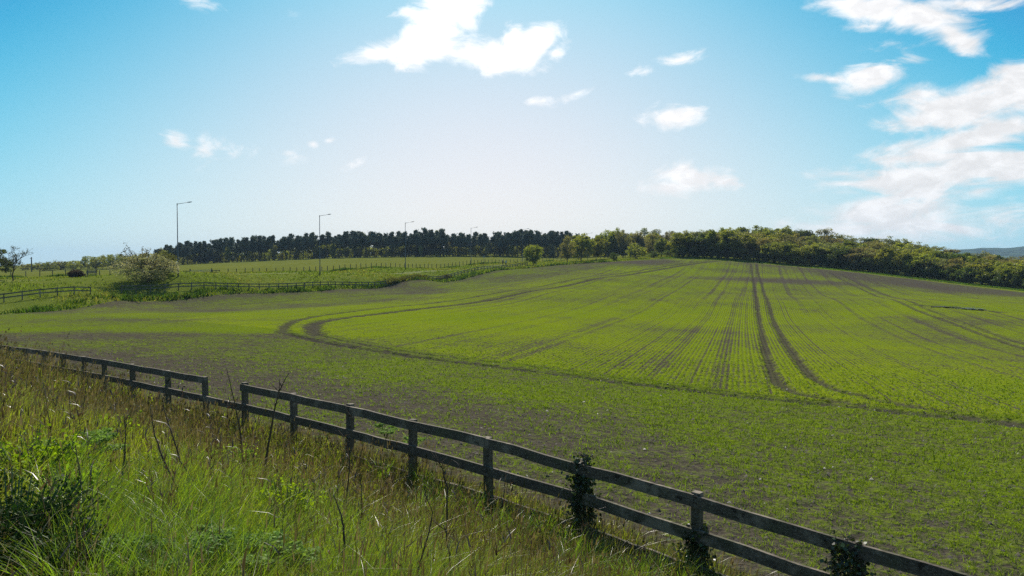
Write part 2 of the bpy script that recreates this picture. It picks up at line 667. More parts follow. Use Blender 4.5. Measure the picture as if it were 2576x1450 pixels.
TRACK_PX = [  # (points, width, strength)
    (c5([(1132, 112), (1140, 180), (1160, 300), (1180, 430), (1200, 540), (1218, 620), (1255, 720), (1300, 770), (1400, 803), (1550, 828), (1720, 858)]), .42, .92),
    (c5([(1160, 116), (1180, 190), (1215, 300), (1245, 400), (1290, 490), (1350, 580), (1420, 680), (1490, 745), (1600, 785), (1800, 830), (2000, 872), (2250, 915), (2600, 962)]), .42, .92),
    ([(800, 842), (850, 858), (1000, 883), (1150, 903)] + c5([(0, 655), (300, 700), (700, 755), (1100, 800), (1500, 835), (1720, 860)]), .18, .7),
    ([(712, 837), (740, 848), (850, 868), (1000, 893), (1150, 913), (1352, 936)] + c5([(300, 720), (450, 742), (750, 776), (1000, 806), (1250, 829), (1500, 851), (1800, 881), (2100, 919), (2400, 950), (2650, 975)]), .58, 1.0),
    ([(712, 837), (709, 828), (718, 817), (745, 805), (800, 793), (950, 778), (1095, 760), (1278, 737), (1388, 712), (1498, 696), (1608, 681), (1739, 659), (1800, 655)], .65, .9),
    ([(800, 842), (783, 831), (783, 818), (805, 808), (860, 800), (950, 790), (1095, 774), (1250, 752), (1388, 724), (1498, 703), (1608, 686), (1739, 663), (1810, 657)], .95, 1.0),
    ([(580, 769), (735, 756), (891, 748), (1095, 731), (1278, 706), (1415, 685), (1540, 667)], .45, .6),
    ([(2087, 685.6), (2140, 714), (2199, 739), (2269, 766), (2339, 793), (2409, 818), (2600, 884)], .45, .75),
    ([(2112, 687), (2157, 712), (2217, 736), (2262, 752), (2322, 774), (2409, 805), (2600, 872)], .38, .7),
    ([(2310, 768), (2360, 772), (2420, 777), (2470, 781), (2520, 786)], 1.0, 1.0),
    ([(2410, 719), (2480, 733), (2600, 749)], .3, .5),
]
TRACKS = []
for pts, w, st in TRACK_PX:
    P = []
    for k in range(len(pts) - 1):
        for t in (0.0, 0.5):
            x = pts[k][0] * (1 - t) + pts[k + 1][0] * t
            y = pts[k][1] * (1 - t) + pts[k + 1][1] * t
            P.append(ground(x, y)[:2])
    P.append(ground(*pts[-1])[:2])
    P = np.array(P)
    for _ in range(2):
        P[1:-1] = (P[:-2] + 2 * P[1:-1] + P[2:]) / 4
    TRACKS.append((P, w, st))

ROW_D = np.array([0.304, 0.953])


def gpatch(x, y, px, py, Y, rx, ry, ang=0.0):
    c = at(px, py, Y)
    a = R(ang)
    dx, dy = x - c[0], y - c[1]
    u = (dx * math.cos(a) + dy * math.sin(a)) / rx
    v = (-dx * math.sin(a) + dy * math.cos(a)) / ry
    return np.exp(-(u * u + v * v))


def field_attrs(x, y):
    """how closely the ground is covered by the crop, and the drill-row coordinates"""
    s = FN[0] * x + FN[1] * y - FENCE_S
    t = FD[0] * x + FD[1] * y
    dl = seg_dist(x, y, LEFT_EDGE)
    dr = seg_dist(x, y, CREST)
    wob = (fbm(x * .05, y * .05, 5, 3) - .5) * 2
    cover = 0.74 + 0.0 * x
    # headland along the near fence: thin close to the fence, denser towards the track, patchy at the left
    hn = 1 - sstep(17.5, 21.0, s + wob * 0.8)
    lf = sstep(-8, -42, t)
    near = 0.37 + 0.27 * sstep(1.5, 10.0, s + wob * 3) - 0.09 * lf
    cover = cover * (1 - hn) + near * hn
    cover = cover + 0.12 * np.exp(-((s - 18.6) / 2.6) ** 2) * sstep(-30, -12, t)
    # left headland
    hl = (1 - sstep(14, 24, dl)) * (1 - hn)
    cover = cover - 0.12 * hl - 0.10 * sstep(-20, -40, t) * (1 - hn)
    cover = cover - 0.14 * (1 - sstep(0.3, 2.2, dl + wob * 1.0))
    cover = cover + 0.24 * gpatch(x, y, 1250, 790, 74, 34, 20, 30) + 0.12 * gpatch(x, y, 950, 850, 47, 9, 6)
    cover = cover + 0.16 * gpatch(x, y, 300, 822, 50, 12, 2.0) + 0.16 * gpatch(x, y, 560, 828, 48, 9, 1.6) + 0.10 * gpatch(x, y, 500, 775, 72, 25, 9)
    cover = cover - 0.24 * gpatch(x, y, 300, 852, 44, 13, 3.5) - 0.18 * gpatch(x, y, 120, 800, 60, 16, 5) - 0.15 * gpatch(x, y, 640, 845, 45, 5, 1.5)
    cover = cover - 0.12 * gpatch(x, y, 450, 805, 60, 8, 2)
    # bare crown of the hill and the right-hand edge
    cover = cover - 0.42 * gpatch(x, y, 1560, 661, 212, 18, 7)
    bx = sstep(60, 78, x + 0.10 * (y - 180))
    cover = cover - (0.46 * sstep(60, 82, x)) * (1 - sstep(16, 34, dr + wob * 9)) * sstep(3, 6, dr)
    cover = cover - 0.24 * gpatch(x, y, 1960, 699, 165, 20, 8, 0) - 0.26 * gpatch(x, y, 2090, 706, 160, 22, 9)
    cover = cover - 0.20 * gpatch(x, y, 2270, 840, 62, 9, 9) - 0.18 * gpatch(x, y, 2330, 800, 76, 12, 8) - 0.16 * gpatch(x, y, 1560, 905, 40, 5, 8, -17)
    cover = cover - 0.05 * gpatch(x, y, 1760, 905, 40, 4, 9, -17) - 0.10 * gpatch(x, y, 1700, 830, 62, 6, 10, -17) - .08 * gpatch(x, y, 1800, 930, 36, 5, 5, -17)
    cover = cover + 0.20 * gpatch(x, y, 2450, 960, 32, 9, 8)
    cover = cover + 0.22 * (fbm(x * .11, y * .11, 9, 3) - .5) * 2 + 0.12 * (fbm(x * .6, y * .35, 19, 3) - .5) * 2
    # drill rows
    q = ROW_D[1] * x - ROW_D[0] * y
    r = ROW_D[0] * x + ROW_D[1] * y
    q = q + 0.9 * np.sin(r / 55.0)
    isn = hn > 0.5
    isl = (~isn) & (dl < 19)
    qq = np.where(isn, s, np.where(isl, dl, q))
    rr = np.where(isn, t, r)
    w = np.where(isn, 0.25, np.where(isl, 0.5, 1.0))
    tr = np.zeros(x.shape)
    for P, wd, st in TRACKS:
        lo, hi = P.min(0) - 2, P.max(0) + 2
        m = (x > lo[0]) & (x < hi[0]) & (y > lo[1]) & (y < hi[1])
        if m.any():
            xx, yy = x[m], y[m]
            d = seg_dist(xx, yy, P) + (fbm(xx * 2.2, yy * 2.2, 77, 3, .7) - .5) * 1.3 * wd
            tr[m] = np.maximum(tr[m], st * (1 - sstep(wd * .35, wd * 1.0, d)))
    return np.clip(cover, 0, 1), qq, rr, w, tr


def clods(x, y):
    r = np.hypot(x, y)
    return 0.09 * (fbm(x * 3.1, y * 3.1, 31, 3, .6) - .5) * (1 - sstep(35, 80, r))


def mat_field():
    m, nt, out = mat_new("soil_and_crop")
    g = NT(nt)
    p = g.n("ShaderNodeNewGeometry").outputs["Position"]
    cover = g.attr("cover", "Fac")
    track = g.attr("track", "Fac")
    row = g.attr("rowc", "Vector")
    sep = g.n("ShaderNodeSeparateXYZ")
    g.put(sep.inputs[0], row)
    q, t, w = sep.outputs
    cmb = g.n("ShaderNodeCombineXYZ")
    g.put(cmb.inputs[0], q)
    g.put(cmb.inputs[1], g.math("MULTIPLY", t, 0.007))
    band = g.noise(cmb.outputs[0], 0.9, 5, 0.72)          # drill passes and missed rows
    cmb2 = g.n("ShaderNodeCombineXYZ")
    g.put(cmb2.inputs[0], q)
    miss = g.noise(cmb2.outputs[0], 0.55, 1, 0.5)
    missl = g.math("SUBTRACT", 1.0, g.ramp(g.math("ABSOLUTE", g.math("SUBTRACT", miss, 0.5)), 0.004, 0.030))   # thin dark lines
    miss2 = g.noise(cmb2.outputs[0], 0.21, 1, 0.5)
    missl2 = g.math("SUBTRACT", 1.0, g.ramp(g.math("ABSOLUTE", g.math("SUBTRACT", miss2, 0.47)), 0.003, 0.014))
    gate = g.ramp(g.noise(cmb.outputs[0], 1.3, 3, 0.6), 0.38, 0.6)
    missl = g.math("MULTIPLY", g.math("MAXIMUM", missl, missl2), gate)
    stripe = g.math("SINE", g.math("MULTIPLY", q, 2 * math.pi / 0.24))
    nhi = g.noise(p, 7.0, 5, 0.7)
    nmid = g.noise(p, 1.1, 4, 0.6)
    nspk = g.noise(p, 2.6, 3, 0.75)
    nlo = g.noise(p, 0.12, 3, 0.55)
    v = g.math("ADD", cover, g.math("MULTIPLY", g.math("SUBTRACT", band, 0.5), g.math("MULTIPLY", w, 0.30)))
    v = g.math("ADD", v, g.math("MULTIPLY", g.math("SUBTRACT", nhi, 0.5), 1.3))
    v = g.math("ADD", v, g.math("MULTIPLY", g.math("SUBTRACT", nspk, 0.5), 0.95))
    v = g.math("ADD", v, g.math("MULTIPLY", g.math("SUBTRACT", nmid, 0.5), 0.5))
    v = g.math("ADD", v, g.math("MULTIPLY", stripe, g.math("MULTIPLY", w, 0.19)))
    v = g.math("SUBTRACT", v, g.math("MULTIPLY", missl, g.math("MULTIPLY", w, 0.27)))
    fac = g.ramp(v, 0.25, 0.80)
    fac = g.math("MULTIPLY", fac, g.math("SUBTRACT", 1.0, g.math("MULTIPLY", track, 0.92)))
    soil = g.mix(nhi, (0.036, 0.030, 0.022, 1), (0.105, 0.090, 0.068, 1))
    soil = g.mix(g.math("MULTIPLY", g.ramp(nmid, 0.55, 0.75), 0.5), soil, (0.115, 0.105, 0.09, 1))
    soil = g.mix(track, soil, g.mix(nmid, (0.022, 0.018, 0.015, 1), (0.085, 0.072, 0.06, 1)))
    stones = g.ramp(g.noise(p, 22.0, 2, 0.5), 0.72, 0.78)
    soil = g.mix(g.math("MULTIPLY", stones, 0.6), soil, (0.32, 0.29, 0.26, 1))
    crop = g.mix(nlo, (0.105, 0.155, 0.009, 1), (0.170, 0.206, 0.010, 1))
    crop = g.mix(g.math("MULTIPLY", g.ramp(nhi, 0.5, 0.8), 0.6), crop, (0.22, 0.25, 0.014, 1))
    hd = g.ramp(w, 0.3, 0.9)
    crop = g.mix(hd, g.mix(0.45, crop, (0.070, 0.105, 0.014, 1)), crop)
    c = g.mix(fac, soil, crop)
    h = g.math("ADD", g.math("MULTIPLY", nhi, 1.0), g.math("MULTIPLY", nmid, 1.2))
    h = g.math("ADD", h, g.math("MULTIPLY", g.math("MULTIPLY", stripe, w), 0.15))
    h = g.math("ADD", h, nspk)
    b = g.bsdf(c, 1.0, 0.0, g.bump(h, 0.8, 0.12))
    nt.links.new(b, out.inputs[0])
    return m


def polar(rr, th):
    Rr, T = np.meshgrid(rr, th, indexing="ij")
    return (Rr * np.sin(T)).ravel(), (Rr * np.cos(T)).ravel(), len(rr), len(th)


def quads(nr, nt_):
    i = np.arange(nr - 1)[:, None] * nt_ + np.arange(nt_ - 1)[None]
    i = i.ravel()
    return np.stack([i, i + nt_, i + nt_ + 1, i + 1], 1)[:, ::-1]


def compact(V, F):
    used = np.zeros(len(V), bool)
    used[F.ravel()] = True
    idx = np.cumsum(used) - 1
    return V[used], idx[F], used


def build_field():
    x, y, nr, nt_ = polar(np.geomspace(7.0, 262.0, 900), np.linspace(R(-62), R(62), 1500) if False else np.concatenate(
        [np.linspace(R(-75), R(-41), 80)[:-1], np.linspace(R(-41), R(41), 1250), np.linspace(R(41), R(85), 90)[1:]]))
    F = quads(nr, nt_)
    cx, cy = x[F].mean(1), y[F].mean(1)
    keep = field_sd(cx, cy) > -1.2
    V, F, used = compact(np.stack([x, y], 1), F[keep])
    x, y = V[:, 0], V[:, 1]
    sd = field_sd(x, y)
    cover, q, r, w, tr = field_attrs(x, y)
    z = H(x, y) + clods(x, y) * sstep(-.2, 1, sd) - 0.11 * tr * (0.6 + .8 * fbm(x * 1.7, y * 1.7, 52, 2)) + 0.02
    z = z - 0.14 * (1 - sstep(-0.9, 0.0, sd))
    me = mesh_np("crop_field", np.stack([x, y, z], 1), [F], smooth=True)
    for nme, val in (("cover", cover), ("track", tr)):
        a = me.attributes.new(nme, "FLOAT", "POINT")
        a.data.foreach_set("value", np.ascontiguousarray(val, np.float32))
    a = me.attributes.new("rowc", "FLOAT_VECTOR", "POINT")
    a.data.foreach_set("vector", np.ascontiguousarray(np.stack([q, r, w], 1), np.float32).ravel())
    o = link("crop_field", me, mat_field())
    tag(o, "ploughed field with young green cereal crop and wheel tracks", "field", kind="structure")


# ------------------------------------------------------------------ the rest of the ground
PATH = np.array([(-160, 104), (-110, 110), (-79.6, 115), (-62, 118), (-48, 131), (-38, 147), (-27, 166), (-15, 195), (-2.8, 226), (9, 254), (25, 285), (46, 325)], float)
FAR_POSTS = [(65, 697.5, 150), (276, 696, 150), (450, 696, 150), (620, 690.5, 155), (806, 685, 170), (1100, 676, 205), (1300, 661.5, 250), (1411, 657.4, 275), (1520, 653, 290)]
WIRE_LINE = [at(-900, 705, 120)[:2], at(-400, 702, 138)[:2]] + [at(*p)[:2] for p in FAR_POSTS] + [at(1600, 650, 310)[:2]]


def mat_turf(name, c1, c2, c3, scale=1.0, bumpd=0.25):
    m, nt, out = mat_new(name)
    g = NT(nt)
    p = g.n("ShaderNodeNewGeometry").outputs["Position"]
    a = g.noise(p, 0.09 * scale, 4, 0.6)
    b = g.noise(p, 0.9 * scale, 5, 0.7)
    c = g.noise(p, 6.0 * scale, 4, 0.7)
    col = g.mix(g.ramp(a, 0.35, 0.68), rgb(c1), rgb(c2))
    col = g.mix(g.math("MULTIPLY", g.ramp(b, 0.45, 0.75), 0.7), col, rgb(c3))
    k = g.math("MULTIPLY_ADD", c, 0.9, 0.55)
    cc = g.n("ShaderNodeCombineColor")
    for i in range(3):
        g.put(cc.inputs[i], k)
    col = g.mix(1.0, col, cc.outputs[0], "MULTIPLY")
    bs = g.bsdf(col, 1.0, 0.0, g.bump(g.math("ADD", b, c), 0.7, bumpd))
    nt.links.new(bs, out.inputs[0])
    return m


def build_ground():
    th = np.concatenate([np.linspace(R(-180), R(-75), 60)[:-1], np.linspace(R(-75), R(-42), 90)[:-1], np.linspace(R(-42), R(42), 620), np.linspace(R(42), R(75), 60)[1:], np.linspace(R(75), R(180), 60)[1:]])
    rr = np.concatenate([np.geomspace(0.6, 40, 130)[:-1], np.geomspace(40, 480, 260)[:-1], np.geomspace(480, 6000, 60)])
    x, y, nr, nt_ = polar(rr, th)
    F = quads(nr, nt_)
    sd = field_sd(x, y)
    z = H(x, y)
    cx, cy = x[F].mean(1), y[F].mean(1)
    ok = field_sd(cx, cy) < 0.15
    F, cx, cy = F[ok], cx[ok], cy[ok]
    s = FN[0] * cx + FN[1] * cy
    rad = np.hypot(cx, cy)
    poly = np.array(list(WIRE_LINE) + [np.array([120.0, 480.0]), np.array([-500.0, 480.0]), np.array([-500.0, 120.0])])
    far = inside(cx, cy, poly)
    dpath = seg_dist(cx, cy, PATH)
    bank = (~far) & (s < FENCE_S + 1.6) & (rad < 80)
    path = (~far) & (~bank) & (dpath < 0.9)
    verge = ~(far | bank | path)
    V = np.stack([x, y, z], 1)
    specs = (
        ("grass_bank", bank, mat_turf("bank_earth", (0.045, 0.055, 0.012), (0.07, 0.06, 0.025), (0.03, 0.04, 0.008))),
        ("meadow", far, mat_turf("meadow_grass", (0.105, 0.118, 0.020), (0.130, 0.138, 0.024), (0.085, 0.102, 0.016), 1.0, 0.12)),
        ("verge", verge, mat_turf("verge_turf", (0.105, 0.135, 0.020), (0.135, 0.155, 0.026), (0.07, 0.095, 0.014))),
        ("path", path, mat_turf("path_gravel", (0.17, 0.18, 0.08), (0.15, 0.165, 0.06), (0.12, 0.14, 0.05), 1.0, 0.03)),
    )
    for name, msk, mat in specs:
        v, f, _ = compact(V, F[msk])
        o = link(name, mesh_np(name, v, [f], smooth=True), mat)
        tag(o, kind="structure")
    # the far hill across the valley
    n = 160
    az = np.linspace(R(24), R(60), n)
    Vh, Fh = [], []
    top = 50 + 24 * sstep(R(28), R(38), az) + 14 * (fbm(az * 22, az * 0, 3, 4) - .5)
    top = top * sstep(R(24), R(31), az)
    for k, (d, f) in enumerate(((2300, 0.0), (2450, 0.35), (2650, .62), (2850, .86), (3000, 1.0), (3300, .9), (4200, 0))):
        zz = CAMZ - 20 + (top + 20) * f + 9 * (fbm(az * 40, az * 0 + k * 3.3, 8, 3) - .5) * (0 < f < 1)
        Vh.append(np.stack([d * np.sin(az), d * np.cos(az), zz], 1))
    Vh = np.concatenate(Vh)
    m, nt, out = mat_new("far_hill")
    g = NT(nt)
    p = g.n("ShaderNodeNewGeometry").outputs["Position"]
    mp = g.n("ShaderNodeMapping")
    g.put(mp.inputs[0], p)
    mp.inputs["Scale"].default_value = (1, 1, 3)
    vo = g.n("ShaderNodeTexVoronoi")
    g.put(vo.inputs["Vector"], mp.outputs[0])
    vo.inputs["Scale"].default_value = 0.006
    fld = g.mix(g.ramp(vo.outputs["Color"], .2, .8), (0.025, 0.05, 0.025, 1), (0.06, 0.095, 0.04, 1))
    wd = g.ramp(g.noise(mp.outputs[0], 0.012, 5, 0.65), .46, .54)
    b = g.bsdf(g.mix(wd, fld, (0.012, 0.024, 0.014, 1)), 0.95, 0.0)
    nt.links.new(b, out.inputs[0])
    o = link("hills", mesh_np("hills", Vh, [quads(7, n)[:, ::-1]], smooth=True), m)
    tag(o, "distant wooded hill with fields", None, kind="structure")


build_field()
build_ground()


def build_haze():
    m = MB()
    m.box(0, 0, 45, 12600, 12600, 190)
    mt, nt, out = mat_new("thin_haze")
    v = nt.nodes.new("ShaderNodeVolumePrincipled")
    v.inputs["Color"].default_value = (0.55, 0.78, 1.0, 1)
    v.inputs["Density"].default_value = 0.00013
    v.inputs["Anisotropy"].default_value = 0.0
    nt.links.new(v.outputs[0], out.inputs["Volume"])
    o = m.build("haze", mt)
    tag(o, "thin blue air over the whole valley", "haze", kind="stuff")


build_haze()
SC.cycles.use_denoising = False
# ================================================================== near fence
M_WOOD = mat_wood("weathered_wood", (0.058, 0.047, 0.034), (0.18, 0.150, 0.110), (0.085, 0.10, 0.045))
M_WOOD_FAR = mat_wood("grey_fence_wood", (0.075, 0.068, 0.055), (0.15, 0.135, 0.11))
M_STEM = mat_plain("dry_stem", (0.085, 0.060, 0.038), 0.8, 0.2)
M_IVY = mat_leaf("ivy_leaf", 0.12, gloss=0.03, rough=0.35)


def leaf_quads(C, size, elong=1.5, up=None, rng=RNG, spread=1.0):
    """diamond-shaped leaves at the centres C; returns verts and quads"""
    n = len(C)
    size = np.broadcast_to(np.asarray(size, float), (n,))
    nrm = rng.normal(size=(n, 3))
    if up is not None:
        nrm = nrm * spread + np.asarray(up)
    nrm /= np.linalg.norm(nrm, axis=1)[:, None] + 1e-9
    a = np.cross(nrm, rng.normal(size=(n, 3)))
    a /= np.linalg.norm(a, axis=1)[:, None] + 1e-9
    b = np.cross(nrm, a)
    s = size[:, None]
    V = np.stack([C - a * s * elong * .5, C + b * s * .5 - a * s * .08, C + a * s * elong * .5, C - b * s * .5 - a * s * .08], 1)
    F = np.arange(4 * n).reshape(n, 4)
    return V.reshape(-1, 3), F


def leaf_mesh(name, C, size, cols, **kw):
    V, F = leaf_quads(C, size, **kw)
    return mesh_np(name, V, [F], np.repeat(cols, 4, axis=0))


def rail_top(px):
    """z of the top edge of the upper rail along the fence, from its height in the photograph"""
    xs = [-400, 0, 160, 300, 420, 527, 612, 737, 877, 1037, 1230, 1465, 1760, 2170, 2576, 2900]
    ys = [826, 866, 889, 909, 931, 948, 964, 988, 1019, 1054, 1099, 1158, 1242, 1364, 1478, 1572]
    return np.interp(px, xs, ys)


def fence_pt(px):
    i = fence_i(px)
    xy = fence_xy(i)
    py = rail_top(px)
    z = at(px, py, xy[1])[2]
    return np.array([xy[0], xy[1], z])


def near_fence():
    base = fence_pt(877)
    root = empty("post_and_rail_fence", (base[0], base[1], Hs(base[0], base[1])), 0,
                 "weathered two-rail timber fence running along the foot of the near grass bank", "fence")
    o = np.array(root.location)
    posts = [-140, -75, -25, 18, 60, 105, 155, 205, 262, 332, 420, 517, 614, 737, 877, 1037, 1230, 1464, 1758, 2168, 2740]
    pts = [fence_pt(px) for px in posts]
    RH, RT, GAP = 0.155, 0.042, 0.435
    ang = math.atan2(FD[1], FD[0])
    for px, p in zip(posts, pts):
        m = MB()
        zb = Hs(p[0], p[1]) - 0.35
        top = p[2] + (0.025 if px in (877, 1758) else -0.012)
        if px == 614:
            top = p[2] + 0.02
        c = p[:2] - FN * 0.0
        w = 0.115
        h = top - zb
        b = len(m.v)
        m.box(c[0] - o[0], c[1] - o[1], zb + h / 2 - o[2], w, w * .9, h, ang + random.uniform(-.04, .04))
        lx, ly = random.uniform(-.05, .05), random.uniform(-.02, .02)
        for k in range(b + 4, b + 8):
            v = m.v[k]
            m.v[k] = (v[0] + lx, v[1] + ly, v[2])
        m.build("post", M_WOOD, root)
    off = -FN * 0.079                       # boards are nailed to the camera side of the posts

    def rail(i, j, dz, trim=(0, 0), nm="rail"):
        a, b = pts[i].copy(), pts[j].copy()
        d = (b - a) / np.linalg.norm(b - a)
        a = a + d * trim[0]
        b = b + d * trim[1]
        for q in (a, b):
            q[:2] += off
            q[2] += dz - RH / 2
        jz = random.uniform(-.008, .008)
        a[2] += jz
        b[2] -= jz
        m = MB()
        m.bar(a - o, b - o, RT, RH, 0.011, 6)
        m.build(nm, M_WOOD, root)

    joints = list(range(0, 21, 2))
    if joints[-1] != 20:
        joints.append(20)
    last = 11                               # the upper rail ends here and starts again at the next post
    seq_up = [(0, 2), (2, 4), (4, 6), (6, 8), (8, 10), (10, 11), (12, 14), (14, 16), (16, 18), (18, 20)]
    for a, b in seq_up:
        rail(a, b, 0.0, (-0.05 if a == 12 else 0.004, 0.10 if b == 11 else -0.004))
    for a, b in [(0, 2), (2, 4), (4, 6), (6, 8), (8, 10), (10, 12), (12, 14), (14, 15), (15, 17), (17, 18), (18, 20)]:
        rail(a, b, -GAP, (0.004, -0.004))
    for a, b in [(14, 16), (16, 17), (17, 18), (18, 20)]:
        rail(a, b, -2 * GAP - 0.02, (0.004, -0.004))
    return posts, pts


POSTS, POST_PTS = near_fence()


def ivy(px, top, bottom, n, wid, label, shift=(0, 0)):
    p = fence_pt(px)
    zb = Hs(p[0], p[1])
    root = empty("ivy_plant", (p[0], p[1], zb), 0, label, "ivy", "ivy growing up the fence posts")
    o = np.array(root.location)
    zt, zl = p[2] + top, zb + bottom
    k = RNG.random(n) ** 0.8
    z = zl + (zt - zl) * k
    th = RNG.random(n) * 2 * math.pi
    rad = wid * (0.75 + 0.6 * RNG.random(n)) * (1.35 - 0.55 * k)
    C = np.stack([p[0] + shift[0] + np.cos(th) * rad, p[1] + shift[1] + np.sin(th) * rad, z], 1) - o
    m_ = int(n * .28)          # sprays that leave the post and trail along the rails
    C[:m_, :2] += FD[None] * RNG.normal(size=(m_, 1)) * .12 - FN[None] * RNG.random((m_, 1)) * .10
    C[:m_, 2] -= RNG.random(m_) * .25
    C[m_:2 * m_] += RNG.normal(size=(m_, 3)) * .06
    C[:, 2] = np.maximum(C[:, 2], .01)
    col = np.array([0.034, 0.052, 0.018])[None] * (0.3 + RNG.random((n, 1)) * 1.5)
    link("leaves", leaf_mesh("leaves", C, 0.028 + 0.032 * RNG.random(n), col, elong=1.15), M_IVY, root)
    m = MB()
    for _ in range(9):
        t0 = random.uniform(0, 6.28)
        pts = []
        for j in range(9):
            f = j / 8
            a = t0 + f * random.uniform(-1.2, 1.2)
            r = wid * (0.85 + .1 * random.random())
            pts.append((p[0] + shift[0] + math.cos(a) * r - o[0], p[1] + shift[1] + math.sin(a) * r - o[1], (zl - .1 + (zt - zl + .1) * f) - o[2]))
        m.tube(pts, [0.009 - 0.006 * j / 8 for j in range(9)], 5)
    for _ in range(10):      # dry wisps at the top
        a = random.uniform(0, 6.28)
        q = np.array([p[0] + shift[0], p[1] + shift[1], zt]) - o
        e = q + np.array([math.cos(a) * .14, math.sin(a) * .14, random.uniform(-.02, .14)])
        m.tube([q, (q + e) / 2 + np.array([0, 0, .03]), e], [.003, .002, .001], 4)
    m.build("stem", M_STEM, root)


ivy(1468, 0.05, 0.0, 1500, 0.11, "dense dark ivy with dry wisps covering the whole fence post in the lower middle")
ivy(1758, -0.42, 0.0, 800, 0.11, "dark ivy climbing only the lower half of a fence post, below its lower rail")
ivy(2160, 0.02, 0.0, 1100, 0.13, "leafy ivy bunched round the fence post at the lower right corner", (-0.10, -0.04))

# ================================================================== grass of the bank
M_GRASS = mat_leaf("grass_blade", 0.55, gloss=0.03, rough=0.4)
M_DRY = mat_leaf("dry_blade", 0.35, gloss=0.05, rough=0.4, ttint=(1.1, 1.0, 0.7))
M_CROP = mat_leaf("seedling_blade", 0.55, gloss=0.012, rough=0.5)
M_BROAD = mat_leaf("broad_leaf", 0.4, gloss=0.006, rough=0.5)


def blades(P, h, w, col, lean, segs=3, bend=0.5, tipcol=None, rng=RNG):
    """tapered bending strips rooted at P; lean (n,2) is where the tip leans to, in heights"""
    n = len(P)
    h = np.broadcast_to(h, (n,))
    w = np.broadcast_to(w, (n,))
    th = rng.random(n) * math.pi
    sx, sy = np.cos(th), np.sin(th)
    rows, cols = [], []
    for k in range(segs + 1):
        f = k / segs
        g = f ** 1.8
        cx = P[:, 0] + lean[:, 0] * h * g
        cy = P[:, 1] + lean[:, 1] * h * g
        ll = np.hypot(lean[:, 0], lean[:, 1])
        cz = P[:, 2] + h * (f - bend * 0.35 * np.minimum(ll, 1.2) ** 2 * f ** 3)
        ww = w * (1 - f) ** 0.7 * 0.5 if k < segs else w * 0.02
        c = col if tipcol is None else col * (1 - f) + tipcol * f
        if k < segs:
            rows.append(np.stack([cx - sx * ww, cy - sy * ww, cz], 1))
            rows.append(np.stack([cx + sx * ww, cy + sy * ww, cz], 1))
            cols += [c, c]
        else:
            rows.append(np.stack([cx, cy, cz], 1))
            cols.append(c)
    nv = 2 * segs + 1
    V = np.stack(rows, 1).reshape(-1, 3)
    Cc = np.stack(cols, 1).reshape(-1, 3)
    b = (np.arange(n) * nv)[:, None]
    Q = []
    for k in range(segs - 1):
        Q.append(b + np.array([2 * k, 2 * k + 1, 2 * k + 3, 2 * k + 2])[None])
    T = b + np.array([2 * segs - 2, 2 * segs - 1, 2 * segs])[None]
    return V, (np.concatenate(Q) if Q else np.zeros((0, 4), int)), T, Cc


def blade_obj(name, sets, mat):
    VV, QQ, TT, CC, b = [], [], [], [], 0
    for V, Q, T, C in sets:
        VV.append(V)
        CC.append(C)
        QQ.append(Q + b)
        TT.append(T + b)
        b += len(V)
    me = mesh_np(name, np.concatenate(VV), [np.concatenate(QQ), np.concatenate(TT)], np.concatenate(CC))
    return link(name, me, mat)


def bank_points(n, r0=2.3, r1=42.0, p=1.25, smax=FENCE_S + 0.35):
    """points on the bank, thicker near the camera"""
    u = RNG.random(n * 2)
    k = 2 - p - 1e-6
    r = (r0 ** k + u * (r1 ** k - r0 ** k)) ** (1 / k)
    th = RNG.uniform(R(-44), R(44), n * 2)
    x, y = r * np.sin(th), r * np.cos(th)
    s = FN[0] * x + FN[1] * y
    ok = (s < smax) & (s > -3)
    return x[ok][:n], y[ok][:n], r[ok][:n], s[ok][:n]


def lushness(x, y):
    """1 = thick fresh green, 0 = brown dry stems: fresh low on the left of the picture, drier towards the fence"""
    s = FN[0] * x + FN[1] * y
    t = FD[0] * x + FD[1] * y
    t0 = t + 15.0
    a = 1.0 - 0.45 * sstep(3.5, 7.8, s) - 0.40 * sstep(10.5, 13.5, t0) + 0.1 * sstep(2, -6, t0)
    a = a + (fbm(x * .55, y * .55, 3, 3) - .5) * 1.9
    return np.clip(a - .08, 0, 1)


def hgt(x, y, s, t):
    """grass height: knee-high on the bank, taller at the left, short by the lower rail at the right"""
    t0 = t + 15.0
    h = 0.42 + 0.10 * sstep(-2, -8, t0) + 0.30 * sstep(-3, -11, t0) * sstep(3, 7, s)
    h = h * (0.40 + 1.2 * fbm(x * 1.3, y * 1.3, 41, 3))
    h = h * (1 - 0.20 * sstep(5.2, 8.0, s) * sstep(-9, -3, t0))
    return h


